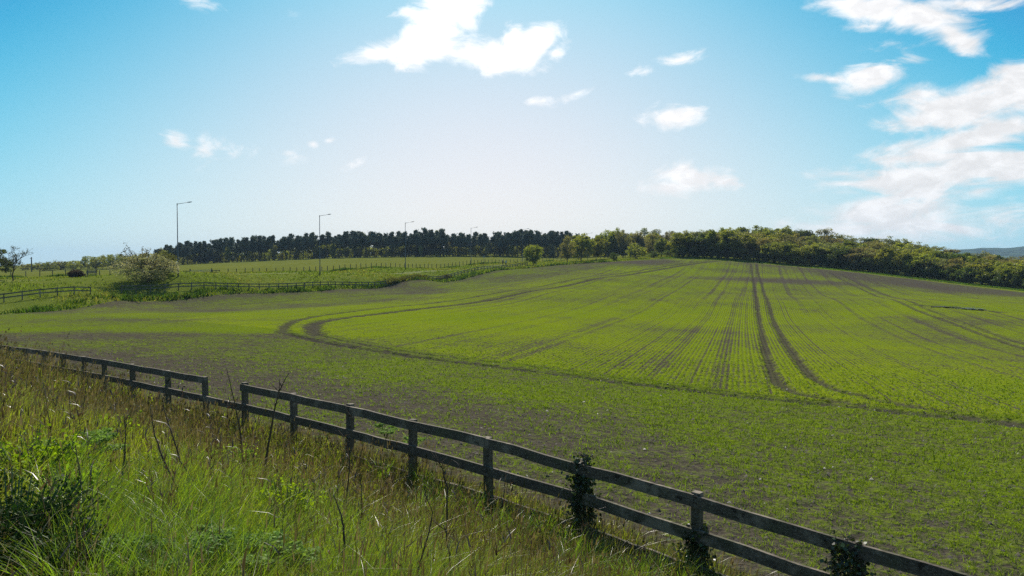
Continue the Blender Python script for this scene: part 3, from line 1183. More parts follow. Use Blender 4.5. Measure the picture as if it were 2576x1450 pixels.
def grass_bank():
    hollow = lambda x, y: np.exp(-(((x + 3.15) / 0.9) ** 2 + ((y - 5.15) / 0.85) ** 2))
    G, D = [], []
    # fresh blades
    x, y, r, s = bank_points(135000)
    t = FD[0] * x + FD[1] * y
    lu = lushness(x, y)
    keep = (RNG.random(len(x)) < (0.25 + 0.75 * lu) * (0.35 + 1.3 * fbm(x * 1.9, y * 1.9, 57, 2))) & (RNG.random(len(x)) > 0.72 * hollow(x, y))
    x, y, r, s, t, lu = [q[keep] for q in (x, y, r, s, t, lu)]
    n = len(x)
    h = hgt(x, y, s, t) * RNG.uniform(0.45, 1.1, n)
    w = np.maximum(0.0062, 0.0012 * r) * RNG.uniform(0.6, 1.5, n)
    col = np.array([0.185, 0.238, 0.022])[None] * (0.25 + 1.25 * RNG.random((n, 1)) ** 1.3)
    yl = (RNG.random((n, 1)) * (1.1 - 0.5 * lu[:, None]))
    col = col * (1 - .6 * yl) + np.array([0.27, 0.26, 0.035])[None] * .6 * yl
    wind = (fbm(x * .5, y * .5, 70, 2) - .5)
    lean = RNG.normal(size=(n, 2)) * 0.34 + np.stack([0.25 + wind, 0.0 * wind], 1)
    G.append(blades(np.stack([x, y, H(x, y) - .02], 1), h, w, col, lean, 3, 0.6, col * 1.15))
    # brown stems with seed heads
    x, y, r, s = bank_points(105000, p=1.1)
    t = FD[0] * x + FD[1] * y
    lu = lushness(x, y)
    keep = (RNG.random(len(x)) < 1.05 - 0.85 * lu) & (RNG.random(len(x)) > 0.9 * hollow(x, y))
    x, y, r, s, t = [q[keep] for q in (x, y, r, s, t)]
    n = len(x)
    h = hgt(x, y, s, t) * RNG.uniform(0.8, 1.45, n) * (1 + .18 * sstep(11, 3, t + 15.0) * sstep(3.5, 6.5, s))
    w = np.maximum(0.0032, 0.00085 * r) * RNG.uniform(0.7, 1.3, n)
    col = np.array([0.20, 0.165, 0.072])[None] * (0.3 + 0.9 * RNG.random((n, 1)))
    gr = RNG.random((n, 1)) < 0.35
    col = np.where(gr, np.array([0.10, 0.10, 0.022])[None] * (0.6 + .7 * RNG.random((n, 1))), col)
    lean = RNG.normal(size=(n, 2)) * 0.16 + np.array([[0.10, -0.02]])
    P = np.stack([x, y, H(x, y) - .02], 1)
    D.append(blades(P, h, w, col, lean, 3, 0.3))
    # seed heads on a third of them: short, broader, upright
    k = RNG.random(n) < 0.33
    tip = P[k].copy()
    tip[:, 0] += lean[k, 0] * h[k]
    tip[:, 1] += lean[k, 1] * h[k]
    tip[:, 2] += h[k] * (1 - .35 * .3 * np.minimum(np.hypot(lean[k, 0], lean[k, 1]), 1.2) ** 2) - .05
    D.append(blades(tip, 0.05 + 0.07 * RNG.random(k.sum()), w[k] * 2.6, col[k] * 0.85, lean[k], 2, 0.2))
    # taller dark stems of last year's weeds, thinly spread
    x, y, r, s = bank_points(1500, p=1.0)
    ok = s < FENCE_S - .2
    x, y, r, s = x[ok], y[ok], r[ok], s[ok]
    n = len(x)
    lean = RNG.normal(size=(n, 2)) * .16
    col = np.array([0.075, 0.050, 0.030])[None] * (0.5 + .9 * RNG.random((n, 1)))
    P = np.stack([x, y, H(x, y) - .02], 1)
    h = RNG.uniform(.45, .95, n)
    w = np.maximum(.0055, .0012 * r)
    D.append(blades(P, h, w, col, lean, 4, .3))
    for q in range(5):           # withered leaves and side shoots along them
        f = RNG.uniform(.35, .95, n)
        C = P.copy()
        C[:, 0] += lean[:, 0] * h * f ** 1.8
        C[:, 1] += lean[:, 1] * h * f ** 1.8
        C[:, 2] += h * f * .97
        D.append(blades(C, RNG.uniform(.03, .10, n), w * RNG.uniform(.8, 2.2, n), col * .9, RNG.normal(size=(n, 2)) * .9, 2, .5))
    # pale straw lying about
    x, y, r, s = bank_points(11000, p=1.15)
    n = len(x)
    lean = RNG.normal(size=(n, 2)) * 1.3 + np.array([[0.6, 0.2]])
    col = np.array([0.36, 0.30, 0.15])[None] * (0.5 + 0.7 * RNG.random((n, 1)))
    z = H(x, y) + RNG.uniform(0.05, 0.35, n)
    D.append(blades(np.stack([x, y, z], 1), RNG.uniform(.07, .24, n), np.maximum(.003, .0006 * r), col, lean, 3, 0.7))
    # tussocks of long arching blades low in the middle
    for _ in range(230):
        px, py = random.uniform(150, 2000), random.uniform(1150, 1560)
        d = ray(px, py)
        c = ground(px, min(py + 60, 1600), 2.5, 30)
        if FN @ c[:2] > FENCE_S - .3:
            continue
        m = 90
        a = RNG.random(m) * 2 * math.pi
        rr = 0.10 * np.sqrt(RNG.random(m))
        xx, yy = c[0] + rr * np.cos(a), c[1] + rr * np.sin(a)
        ln = np.stack([np.cos(a), np.sin(a)], 1) * RNG.uniform(.25, 1.0, (m, 1))
        g = random.uniform(.7, 1.25)
        cc = np.array([0.14, 0.215, 0.018])[None] * g * (0.6 + .8 * RNG.random((m, 1)))
        rk = float(np.hypot(*c[:2]))
        G.append(blades(np.stack([xx, yy, H(xx, yy) - .02], 1), RNG.uniform(.28, .58, m), max(.006, .0011 * rk) * RNG.uniform(.8, 1.4, m), cc, ln, 4, 0.9, cc * 1.1))
    o = blade_obj("bank_grass", G, M_GRASS)
    tag(o, "long fresh green grass covering the near bank", "grass", kind="stuff")
    o = blade_obj("dry_grass", D, M_DRY)
    tag(o, "brown dry grass stems with seed heads standing through the near bank's green grass", "grass", kind="stuff")


grass_bank()


# ---- single tall dead stalks that stand out of the grass
def stalk(path, r0, label, twigs=0, seed=0):
    """path: photograph points with distance, from the foot up"""
    rs = random.Random(seed)
    P = [at(*q) for q in path]
    g = np.array([P[0][0], P[0][1], Hs(P[0][0], P[0][1])])
    root = empty("dead_stalk", tuple(g), 0, label, "dead stalk", "dead stalks standing in the grass")
    P = [g - g + np.array([0, 0, -.02])] + [p - g for p in P if p[2] > g[2] + .03]
    m = MB()
    Q = []
    for a, b in zip(P[:-1], P[1:]):
        for k in range(4):
            f = k / 4
            Q.append(a * (1 - f) + b * f + np.array([rs.uniform(-.006, .006), rs.uniform(-.006, .006), 0]) * (len(Q) > 0))
    Q.append(P[-1])
    L = len(Q)
    m.tube(Q, [max(r0 * 1.45 * (1 - .80 * k / (L - 1)), .003) for k in range(L)], 6)
    t = m
    for k in range(twigs):
        i = rs.randrange(int(L * .35), L - 1)
        q = Q[i]
        a = rs.uniform(0, 6.28)
        ln = rs.uniform(.08, .26)
        e = q + np.array([math.cos(a) * ln * .6, math.sin(a) * ln * .4, ln * rs.uniform(.5, 1)])
        t.tube([q, (q + e) / 2 + np.array([0, 0, -.012]), e], [max(r0 * .45, .0026), max(r0 * .32, .0022), .0016], 4)
    m.build("stem", M_STEM, root, True)


stalk([(612, 1180, 10.5), (605, 1090, 10.5), (588, 1000, 10.5), (570, 925, 10.5)], .014, "thin dead stalk leaning left in front of the gap in the upper rail", 5, 1)
stalk([(668, 1165, 10), (683, 1070, 10), (702, 985, 10), (727, 938, 10)], .016, "forked dead stalk leaning right across the first panel after the rail gap", 6, 2)
stalk([(850, 1470, 4.6), (866, 1370, 4.6), (862, 1310, 4.6), (838, 1245, 4.6)], .010, "thick brown stalk with a bent-over top at the bottom middle", 0, 3)
stalk([(505, 1330, 6.2), (470, 1260, 6.2), (420, 1180, 6.2), (388, 1095, 6.2), (378, 1020, 6.2)], .010, "long curved dead stalk bowing to the left in the left grass", 4, 4)
stalk([(560, 1290, 7.0), (500, 1235, 7.0), (455, 1160, 7.0), (425, 1070, 7.0), (402, 985, 7.0)], .010, "pair-like long dead stalk arching behind the bowed one, reaching higher", 4, 5)
stalk([(872, 1260, 8.0), (880, 1160, 8.0), (884, 1070, 8.0), (886, 1030, 8.0)], .008, "straight thin stalk standing in front of the third post after the gap", 3, 6)
stalk([(912, 1265, 7.2), (905, 1180, 7.2), (908, 1130, 7.2)], .006, "short thin dead stalk just right of the straight one, below the lower rail", 3, 7)
stalk([(1050, 1440, 4.8), (1075, 1360, 4.8), (1090, 1290, 4.8), (1068, 1240, 4.8)], .006, "thin hooked brown stalk right of the thick bent-over one", 0, 8)
stalk([(300, 1290, 6.0), (308, 1200, 6.0), (316, 1120, 6.0), (312, 1040, 6.0)], .008, "upright dark stalk with a ragged seed head at the left", 7, 9)
stalk([(235, 1420, 5.0), (215, 1320, 5.0), (205, 1220, 5.0), (190, 1120, 5.0)], .008, "tall dead stalk beside the dark hollow at the lower left", 5, 10)
stalk([(1125, 1225, 8.5), (1112, 1180, 8.5), (1102, 1150, 8.5)], .010, "short stalk with a dark fluffy seed head leaning left under the fence", 10, 11)
stalk([(700, 1430, 4.9), (712, 1330, 4.9), (716, 1270, 4.9)], .006, "thin upright stalk behind the feathery plants at the bottom", 3, 12)
stalk([(1135, 1440, 5.2), (1128, 1375, 5.2), (1115, 1320, 5.2)], .006, "small dark stalk with withered leaves right of the hooked brown stalk", 8, 13)
stalk([(120, 1180, 7.5), (128, 1080, 7.5), (112, 985, 7.5)], .007, "slender dead stalk rising above the grass near the left edge", 4, 14)
stalk([(205, 1080, 9.5), (212, 1000, 9.5), (225, 930, 9.5)], .008, "slender dead stalk reaching the upper rail in the left part", 5, 15)


# ---- leafy plants in the bank
M_GSTEM = mat_plain("green_stem", (0.06, 0.11, 0.03), 0.6, 0.3)
def leafy_plant(px, py, h, w, n, size, label, col, seed):
    n, size = int(n * 5.5), size * .42
    r_c = size * 1.9
    rs = np.random.default_rng(seed)
    c = ground(px, py, 2.2, 40)
    root = empty("leafy_plant", tuple(c), 0, label, "leafy plant", "broad-leaved plants in the grass")
    m = MB()
    C = []
    for k in range(max(6, n // 26)):
        a, q = rs.uniform(0, 6.28), rs.uniform(.05, 1) ** .6
        e = np.array([math.cos(a) * w * q * .5, math.sin(a) * w * q * .5, h * rs.uniform(.55, 1.0)])
        st = np.array([math.cos(a), math.sin(a), 0]) * w * .12 * q
        m.tube([st + [0, 0, -.02], (st + e) / 2 + [0, 0, h * .08], e], [.006, .005, .003], 5)
        kk = 26
        f = rs.random(kk) ** .7
        base = st[None] + (e - st)[None] * f[:, None]
        C.append(base + rs.normal(size=(kk, 3)) * np.array([r_c * 1.2, r_c * 1.2, r_c * .7]))
    m.build("stem", M_GSTEM, root)
    C = np.concatenate(C)
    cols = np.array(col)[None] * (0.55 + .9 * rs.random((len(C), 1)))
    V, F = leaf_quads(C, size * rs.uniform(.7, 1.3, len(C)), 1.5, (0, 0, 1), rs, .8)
    link("leaves", mesh_np("leaves", V, [F], np.repeat(cols, 4, 0)), M_BROAD, root)




def feather_plant(px, py, h, w, label, seed, fronds=11, col=(0.20, 0.30, 0.08)):
    """cow-parsley-like plant with finely divided fern-like leaves"""
    rs = np.random.default_rng(seed)
    c = ground(px, py, 2.2, 40)
    root = empty("feathery_plant", tuple(c), 0, label, "feathery plant", "fern-leaved plants in the grass")
    m = MB()
    C, N = [], []
    for k in range(fronds):
        a = rs.uniform(0, 6.28)
        ln = w * rs.uniform(.35, .6)
        e = np.array([math.cos(a) * ln, math.sin(a) * ln, h * rs.uniform(.45, 1.0)])
        mid = e * np.array([.35, .35, .95])
        P = [np.array([0, 0, -.02]), mid * .6, mid, e]
        m.tube(P, [.006, .005, .0035, .0015], 5)
        d = e - mid
        side = np.cross(d, (0, 0, 1))
        side /= np.linalg.norm(side) + 1e-9
        for j in range(14):
            f = .12 + .88 * j / 13
            b = mid + d * f
            L = ln * .42 * (1.1 - f)
            for sg in (-1, 1):
                for i in range(9):
                    q = b + side * sg * L * i / 8 + d / np.linalg.norm(d) * L * .35 * i / 8
                    C.append(q + rs.normal(size=3) * .012)
    m.build("stem", M_GSTEM, root)
    C = np.array(C)
    cols = np.array(col)[None] * (0.6 + .8 * rs.random((len(C), 1)))
    V, F = leaf_quads(C, rs.uniform(.012, .022, len(C)), 2.1, (0, 0, 1), rs, .5)
    link("leaves", mesh_np("leaves", V, [F], np.repeat(cols, 4, 0)), M_BROAD, root)


leafy_plant(715, 1350, .50, .62, 420, .055, "lush bright green broad-leaved clump in the middle of the grass bank", (0.25, 0.34, 0.014), 21)
for _k, (_x, _y, _h, _w, _c, _l) in enumerate((
        (640, 1275, .26, .55, (.25, .33, .014), "bright leafy weeds just left of the lush bright green clump, behind it"),
        (800, 1285, .24, .5, (.24, .33, .014), "bright leafy weeds just right of the lush bright green clump, behind it"),
        (470, 1330, .28, .6, (.22, .32, .016), "bright leafy weeds between the lush bright green clump and the dark hollow"),
        (370, 1210, .28, .55, (.24, .33, .014), "leafy weeds at the feet of the long bowed dead stalks"),
        (600, 1440, .28, .6, (.20, .30, .016), "leafy weeds below the lush bright green clump at the bottom edge"),
        (960, 1420, .22, .5, (.22, .31, .016), "low leafy weeds beside the thick bent-over stalk"),
        (1180, 1330, .20, .45, (.24, .32, .016), "low leafy weeds under the fence left of the ivy-covered post"),
        (690, 1170, .24, .4, (.28, .34, .016), "yellowish leafy weeds at the foot of the forked dead stalk"),
        (180, 1290, .34, .6, (.18, .29, .014), "leafy weeds above the added near-black shade clump in the lower left corner"),
        (1560, 1440, .18, .4, (.20, .28, .03), "low leafy weeds at the bottom edge between two ivy-grown posts"))):
    leafy_plant(_x, _y, _h, _w, 190, .048, _l, _c, 50 + _k)
leafy_plant(585, 1205, .50, .65, 260, .060, "yellow-green leafy clump below the forked dead stalk", (0.24, 0.34, 0.03), 22)
leafy_plant(290, 1130, .50, .60, 240, .070, "bright green leafy clump beside the upright dark stalk at the left", (0.24, 0.33, 0.014), 23)
leafy_plant(890, 1330, .34, .50, 160, .050, "small pale leafy clump right of the lush bright green clump", (0.08, 0.13, 0.035), 24)
leafy_plant(70, 1240, .48, .8, 330, .06, "broad green leafy clump at the left edge above the dark hollow", (0.22, 0.32, 0.014), 25)
leafy_plant(30, 1440, .48, .95, 900, .045, "added near-black leafy clump standing in for shade in the lower left corner", (0.012, 0.030, 0.006), 26)  # added plant: near-black leaf colour stands in for the shadowed hollow
leafy_plant(120, 1495, .36, .7, 600, .04, "added dark leafy clump painting shade just right of the lower left corner", (0.016, 0.040, 0.008), 27)  # second added clump, leaves coloured dark to carry the hollow's shade further
leafy_plant(1330, 1420, .25, .5, 130, .045, "low grey-green leafy clump under the ivy-covered post", (0.075, 0.11, 0.05), 28)
feather_plant(575, 1520, .34, .72, "big pale feathery plant with fern-like leaves at the bottom of the picture", 31, 14)
feather_plant(690, 1530, .33, .6, "feathery fern-leaved plant right of the big pale one", 32, 12)
feather_plant(400, 1530, .34, .66, "feathery fern-leaved plant at the bottom left of the big pale one", 33, 12, (0.15, 0.25, 0.06))
feather_plant(820, 1115, .36, .6, "small feathery plant close to the lower rail by the third post after the gap", 34, 9)
feather_plant(970, 1110, .36, .5, "small feathery plant poking up by the lower rail, farther right", 35, 9)
feather_plant(190, 1190, .36, .7, "feathery plant among dry stems at the left", 36, 11, (0.18, 0.28, 0.06))
feather_plant(1040, 1140, .30, .45, "tiny feathery plant under the fence beside the fallen lowest board", 37, 8)


# ================================================================== seedlings of the crop
def seedlings():
    S = []
    n = 330000
    k = 2 - 1.35
    u = RNG.random(n)
    r = (8.5 ** k + u * (66 ** k - 8.5 ** k)) ** (1 / k)
    th = RNG.uniform(R(-40), R(40), n)
    x, y = r * np.sin(th), r * np.cos(th)
    sd = field_sd(x, y)
    m = sd > 0.1
    x, y, r = x[m], y[m], r[m]
    cover, q, rr, w, tr = field_attrs(x, y)
    # snap to drill rows
    row = 0.24
    patch = fbm(x * 1.3, y * 1.3, 91, 3) - .5
    pr = np.clip((cover + patch * 0.9) * 1.15 - 0.05, 0.10, 1) * (1 - np.clip(tr * 2.2, 0, 1)) * (1 - sstep(16, 52, r) ** .6) * .70
    ph = (np.abs(((q / row) % 1.0) - .5) * 2)
    pr = pr * np.where(ph > .35, 1, 1 - .7 * np.clip(w, 0, 1))
    ok = RNG.random(len(x)) < pr
    x, y, r, cover = x[ok], y[ok], r[ok], cover[ok]
    n = len(x)
    z = H(x, y) + clods(x, y) + 0.012
    for rep in range(2):
        h = RNG.uniform(.05, .13, n) * (0.75 + .5 * cover)
        wd = np.maximum(.006, .00085 * r) * RNG.uniform(.8, 1.4, n)
        col = np.array([0.118, 0.168, 0.012])[None] * (0.6 + .8 * RNG.random((n, 1)))
        lean = RNG.normal(size=(n, 2)) * .65
        P = np.stack([x + RNG.normal(size=n) * .012, y + RNG.normal(size=n) * .012, z], 1)
        S.append(blades(P, h, wd, col, lean, 2, .6, col * 1.1))
    o = blade_obj("crop_seedlings", S, M_CROP)
    tag(o, "young cereal seedlings sprouting from the near soil of the field", "crop", kind="stuff")
    # clods and stones on the near soil
    n = 9000
    u = RNG.random(n)
    r = (8.5 ** k + u * (36 ** k - 8.5 ** k)) ** (1 / k)
    th = RNG.uniform(R(-38), R(38), n)
    x, y = r * np.sin(th), r * np.cos(th)
    m = (field_sd(x, y) > .2)
    x, y, r = x[m], y[m], r[m]
    n = len(x)
    z = H(x, y) + clods(x, y) + .02
    sz = RNG.uniform(.012, .036, n) * (1 + .6 * (RNG.random(n) < .1))
    base = np.array([(1, 0, 0), (0, 1, 0), (-1, 0, 0), (0, -1, 0), (.2, .1, .8)])
    V = np.stack([x, y, z], 1)[:, None] + base[None] * sz[:, None, None] * RNG.uniform(.6, 1.4, (n, 5, 1))
    b = (np.arange(n) * 5)[:, None]
    T = np.concatenate([b + np.array(t)[None] for t in ((0, 1, 4), (1, 2, 4), (2, 3, 4), (3, 0, 4))])
    st = RNG.random((n, 1)) < .03
    col = np.where(st, np.array([0.26, 0.24, 0.21])[None], np.array([0.070, 0.060, 0.050])[None]) * (0.6 + .8 * RNG.random((n, 1)))
    m_, nt, out = mat_new("clod")
    g = NT(nt)
    nt.links.new(g.bsdf(g.attr("col"), .95, .1), out.inputs[0])
    o = link("soil_clods", mesh_np("soil_clods", V.reshape(-1, 3), [T], np.repeat(col, 5, 0)), m_)
    tag(o, "loose clods and pale stones lying on the near soil", "clods", kind="stuff")


seedlings()
# ================================================================== trees
M_BARK = mat_plain("bark", (0.045, 0.037, 0.028), 0.9, 0.1)
M_BARKP = mat_plain("pine_bark", (0.035, 0.028, 0.023), 0.9, 0.1)
M_LEAF = mat_leaf("tree_leaf", 0.6, vary=0.5, gloss=0.015)
M_PINE = mat_leaf("pine_needles", 0.25, vary=0.35, gloss=0.015, ttint=(1, 1, 1))
M_BLOSSOM = mat_leaf("blossom_leaf", 0.45, vary=0.0, gloss=0.01, ttint=(1.05, 1.05, .75))


def limb(m, p, q, r0, r1, rs, n=5, wob=.06, sides=5):
    p, q = np.array(p, float), np.array(q, float)
    L = np.linalg.norm(q - p)
    P = [p]
    for k in range(1, n):
        f = k / n
        P.append(p * (1 - f) + q * f + rs.normal(size=3) * wob * L * .5 + np.array([0, 0, .10 * L * math.sin(math.pi * f)]))
    P.append(q)
    m.tube(P, [r0 * (1 - f / n) + r1 * f / n for f in range(n + 1)], sides)
    return P


def broad_tree(seed, h=1.0, w=0.8, trunk=0.22, cb=0.12, nclump=46, nleaf=60, ls=0.035, cr=0.12, cols=((0.05, 0.075, 0.015), (0.09, 0.11, 0.02)), twigs=0, multi=1, top=0.0, flat=.75, tr=.022):
    """unit-height broadleaved tree: returns meshes of trunk (with limbs) and crown"""
    rs = np.random.default_rng(seed)
    m = MB()
    C, K = [], []
    cen = np.array([0, 0, cb + (1 - cb) * .52])
    rad = np.array([w / 2, w / 2, (1 - cb) * .5])
    stems = []
    for k in range(multi):
        a = rs.uniform(0, 6.28)
        o = np.array([math.cos(a), math.sin(a), 0]) * (0.05 if multi > 1 else 0)
        e = np.array([math.cos(a) * .16 * w * (multi > 1) + rs.normal() * .02, math.sin(a) * .16 * w * (multi > 1) + rs.normal() * .02, .62 + .12 * rs.random()])
        stems.append(limb(m, o - [0, 0, .02], e, tr * (1.15 if multi == 1 else .75), tr * .35, rs, 7, .05, 7))
    c1, c2 = np.array(cols[0]), np.array(cols[1])
    for k in range(nclump):
        while True:
            v = rs.normal(size=3)
            v /= np.linalg.norm(v)
            v *= (0.35 + 0.65 * rs.random() ** .5)
            if top == 0 or v[2] < .5 or rs.random() < .6:
                break
        c = cen + v * rad * (1 + .07 * rs.normal())
        if c[2] < cb * .6:
            c[2] = cb * .6 + .03
        st = stems[rs.integers(len(stems))]
        j = min(len(st) - 1, max(1, int(len(st) * np.clip((c[2] - .05) / .95, .15, .8))))
        limb(m, st[j], c, tr * .30, tr * .06, rs, 3, .08, 4)
        kk = int(nleaf * rs.uniform(.6, 1.4))
        r = cr * rs.uniform(.65, 1.35)
        q = rs.normal(size=(kk, 3))
        q /= np.linalg.norm(q, axis=1)[:, None]
        q *= (rs.random((kk, 1)) ** .45) * r
        q[:, 2] *= flat
        C.append(c + q)
        f = rs.random()
        K.append((c1 * (1 - f) + c2 * f)[None] * (.7 + .6 * rs.random((kk, 1))))
    for k in range(twigs):
        v = rs.normal(size=3)
        v[2] = abs(v[2]) * .9 + .25
        v /= np.linalg.norm(v)
        b = cen + v * rad * .45
        e = cen + v * rad * rs.uniform(.95, 1.12)
        P = limb(m, b, e, tr * .16, tr * .03, rs, 3, .06, 3)
        for _ in range(3):
            i = rs.integers(1, len(P))
            limb(m, P[i - 1] * .4 + P[i] * .6, P[i] + rs.normal(size=3) * .05 + v * .05, tr * .07, tr * .02, rs, 2, .05, 3)
    C, K = np.concatenate(C), np.concatenate(K)
    ok = C[:, 2] > .01
    C, K = C[ok], K[ok]
    V, F = leaf_quads(C, ls * rs.uniform(.6, 1.4, len(C)), 1.35, None, rs)
    crown = mesh_np("crown", V, [F], np.repeat(K, 4, 0))
    return m.mesh("trunk", True), crown


def pine_tree(seed, bare=.42, w=.30, n=34, cols=((0.050, 0.070, 0.050), (0.095, 0.120, 0.070))):
    rs = np.random.default_rng(seed)
    m = MB()
    P = [np.array([rs.normal() * .008 * k, rs.normal() * .008 * k, k / 8 * .97]) for k in range(9)]
    P[0][2] = -.02
    m.tube(P, [.013 * (1 - .8 * k / 8) for k in range(9)], 6)
    C, K = [], []
    c1, c2 = np.array(cols[0]), np.array(cols[1])
    for k in range(n):
        f = bare + (1 - bare) * (k + rs.random()) / n
        a = rs.uniform(0, 6.28)
        g = (f - bare) / (1 - bare)
        L = w * .5 * (1.25 - 1.0 * g) * rs.uniform(.55, 1.25) * (0.7 + .3 * math.sin(math.pi * min(1, g * 1.6 + .15)))
        i = min(7, int(f / .97 * 8))
        b = P[i] * .5 + P[i + 1] * .5
        b = np.array([b[0], b[1], f * .97])
        e = b + np.array([math.cos(a) * L, math.sin(a) * L, L * rs.uniform(.1, .6)])
        m.tube([b, (b + e) / 2 - [0, 0, .006], e], [.004, .003, .0015], 3)
        for t in (.55, 1.0):
            kk = 20
            c = b + (e - b) * t
            q = rs.normal(size=(kk, 3)) * np.array([.030, .030, .020]) * (1.0 + .3 * rs.random())
            C.append(c + q)
            K.append((c1 + (c2 - c1) * rs.random())[None] * (.7 + .6 * rs.random((kk, 1))))
    kk = 26
    C.append(P[8] + rs.normal(size=(kk, 3)) * np.array([.016, .016, .03]))
    K.append(np.repeat(c2[None], kk, 0))
    for _ in range(10):          # dead snags on the bare stem
        f = rs.uniform(.15, bare)
        a = rs.uniform(0, 6.28)
        b = np.array([0, 0, f])
        m.tube([b, b + np.array([math.cos(a), math.sin(a), rs.uniform(-.2, .3)]) * rs.uniform(.03, .09)], [.003, .001], 3)
    C, K = np.concatenate(C), np.concatenate(K)
    V, F = leaf_quads(C, .030 * rs.uniform(.6, 1.4, len(C)), 1.7, None, rs)
    return m.mesh("trunk", True), mesh_np("crown", V, [F], np.repeat(K, 4, 0))


def proto(name, meshes, mats):
    root = empty(name)
    for me, mt, nm in zip(meshes, mats, ("trunk", "crown")):
        link(nm, me, mt, root)
    return root


PROTO = {}
USED = set()


def plant_tree(kind, name, x, y, h, wf, label, cat, group=None, rz=None, z=None):
    src = PROTO[kind]
    if kind in USED:
        o = copy_tree(src)
        for k in ("group",):
            if k in o:
                del o[k]
    else:
        o = src
        USED.add(kind)
    o.name = name
    o.location = (x, y, (Hs(x, y) if z is None else z) - .05)
    o.rotation_euler = (0, 0, random.uniform(0, 6.28) if rz is None else rz)
    o.scale = (h * wf, h * wf, h)
    tag(o, label, cat, group)
    return o


ORD = ["first", "second", "third", "fourth", "fifth", "sixth", "seventh", "eighth", "ninth", "tenth", "eleventh", "twelfth", "thirteenth", "fourteenth", "fifteenth", "sixteenth",
       "seventeenth", "eighteenth", "nineteenth"]
for _t, _b in (("twenty", "twentieth"), ("thirty", "thirtieth"), ("forty", "fortieth"), ("fifty", "fiftieth")):
    ORD += [_b] + [_t + "-" + q for q in ORD[:9]]
COLN = {"olive": "olive-green", "brown": "brownish half-bare", "dark": "dark green", "fresh": "bright yellow-green", "grey": "grey-green"}
ROWS = {}


def ordinal(o, px, template):
    """label filled in at the end: its place from the left among the trees that share the description"""
    ROWS.setdefault(template, []).append((px, o))


PINE_N = 6
for k in range(PINE_N):
    PROTO["pine%d" % k] = proto("pine_tree", pine_tree(100 + k, .44 + .05 * (k % 4), .26 + .06 * (k % 3), 22 + 3 * k), (M_BARKP, M_PINE))
OLIVE = ((0.110, 0.122, 0.022), (0.240, 0.240, 0.040))
BROWN = ((0.125, 0.108, 0.050), (0.210, 0.175, 0.075))
DARK = ((0.040, 0.060, 0.016), (0.085, 0.110, 0.026))
FRESH = ((0.15, 0.170, 0.026), (0.265, 0.265, 0.045))
GREY = ((0.130, 0.135, 0.06), (0.200, 0.205, 0.09))
KINDS = {"olive": OLIVE, "brown": BROWN, "dark": DARK, "fresh": FRESH, "grey": GREY}
for nm, cl in KINDS.items():
    for k in range(3):
        sparse = nm in ("brown", "grey")
        PROTO["%s%d" % (nm, k)] = proto("broadleaf_tree", broad_tree(
            200 + 10 * list(KINDS).index(nm) + k, w=.78 + .08 * k, cb=.10, nclump=78, nleaf=110 if not sparse else 80, ls=.030 if not sparse else .026,
            cr=.115, cols=cl, twigs=12 if sparse else 3, tr=.018), (M_BARK, M_LEAF))
        PROTO["%s_bush%d" % (nm, k)] = proto("bush", broad_tree(
            300 + 10 * list(KINDS).index(nm) + k, w=1.15 + .15 * k, cb=.02, nclump=48, nleaf=44, ls=.05, cr=.17, cols=cl, twigs=6, multi=4, tr=.02), (M_BARK, M_LEAF))

# ---- the pine belt across the far end of the meadow
LAMP_PX = [448, 805, 1020, 1185, 1315, 1411]


def span(px):
    names = ["left of the tallest lamp post", "between the first and second lamp posts", "between the second and third lamp posts", "between the third and fourth lamp posts",
             "right of the fourth lamp post"]
    return names[sum(px > q for q in (448, 805, 1020, 1185))]


PB_X = [380, 420, 470, 560, 700, 800, 900, 1000, 1080, 1160, 1240, 1300, 1360, 1430, 1500, 1560]
PB_T = [632, 620, 609, 603, 595, 590, 586, 588, 579, 587, 590, 578, 584, 586, 594, 606]
PB_B = [668, 666, 665, 661, 655, 650.5, 648, 646.5, 645.5, 645, 645, 645, 646.5, 648, 649, 650]
for row, (dy, nrow) in enumerate(((0, 98), (4.5, 92), (9.5, 86))):
    for k in range(nrow):
        px = 388 + (1548 - 388) * (k + random.uniform(.1, .9)) / nrow
        if px > 1430 and random.random() < .35:
            continue
        gap = vnoise(np.array([px * .03]), np.array([row * 3.0]), 55)[0]
        if gap < (.22, .12, .08)[row]:
            continue
        Y = float(np.interp(px, [380, 500, 700, 900, 1100, 1560], [318, 330, 331, 340, 345, 335])) + dy + random.uniform(-1, 1.5)
        d = ray(px, 660)
        x = d[0] * Y
        zt = at(px, float(np.interp(px, PB_X, PB_T)), Y)[2]
        zg = Hs(x, Y)
        h = max(4.0, (zt - zg) * random.uniform(.80, 1.09))
        big = h > (zt - zg) * .98
        rowl = ("front row", "middle row", "back row")[row]
        o = plant_tree("pine%d" % random.randrange(PINE_N), "pine_tree", x, Y, h, random.uniform(.85, 1.25),
                       "dark pine in the plantation's %s, %s" % (rowl, span(px)), "pine tree", "pines of the plantation behind the meadow")
        if row == 0:
            ordinal(o, px, "{o} front-row plantation pine from the left, " + span(px))
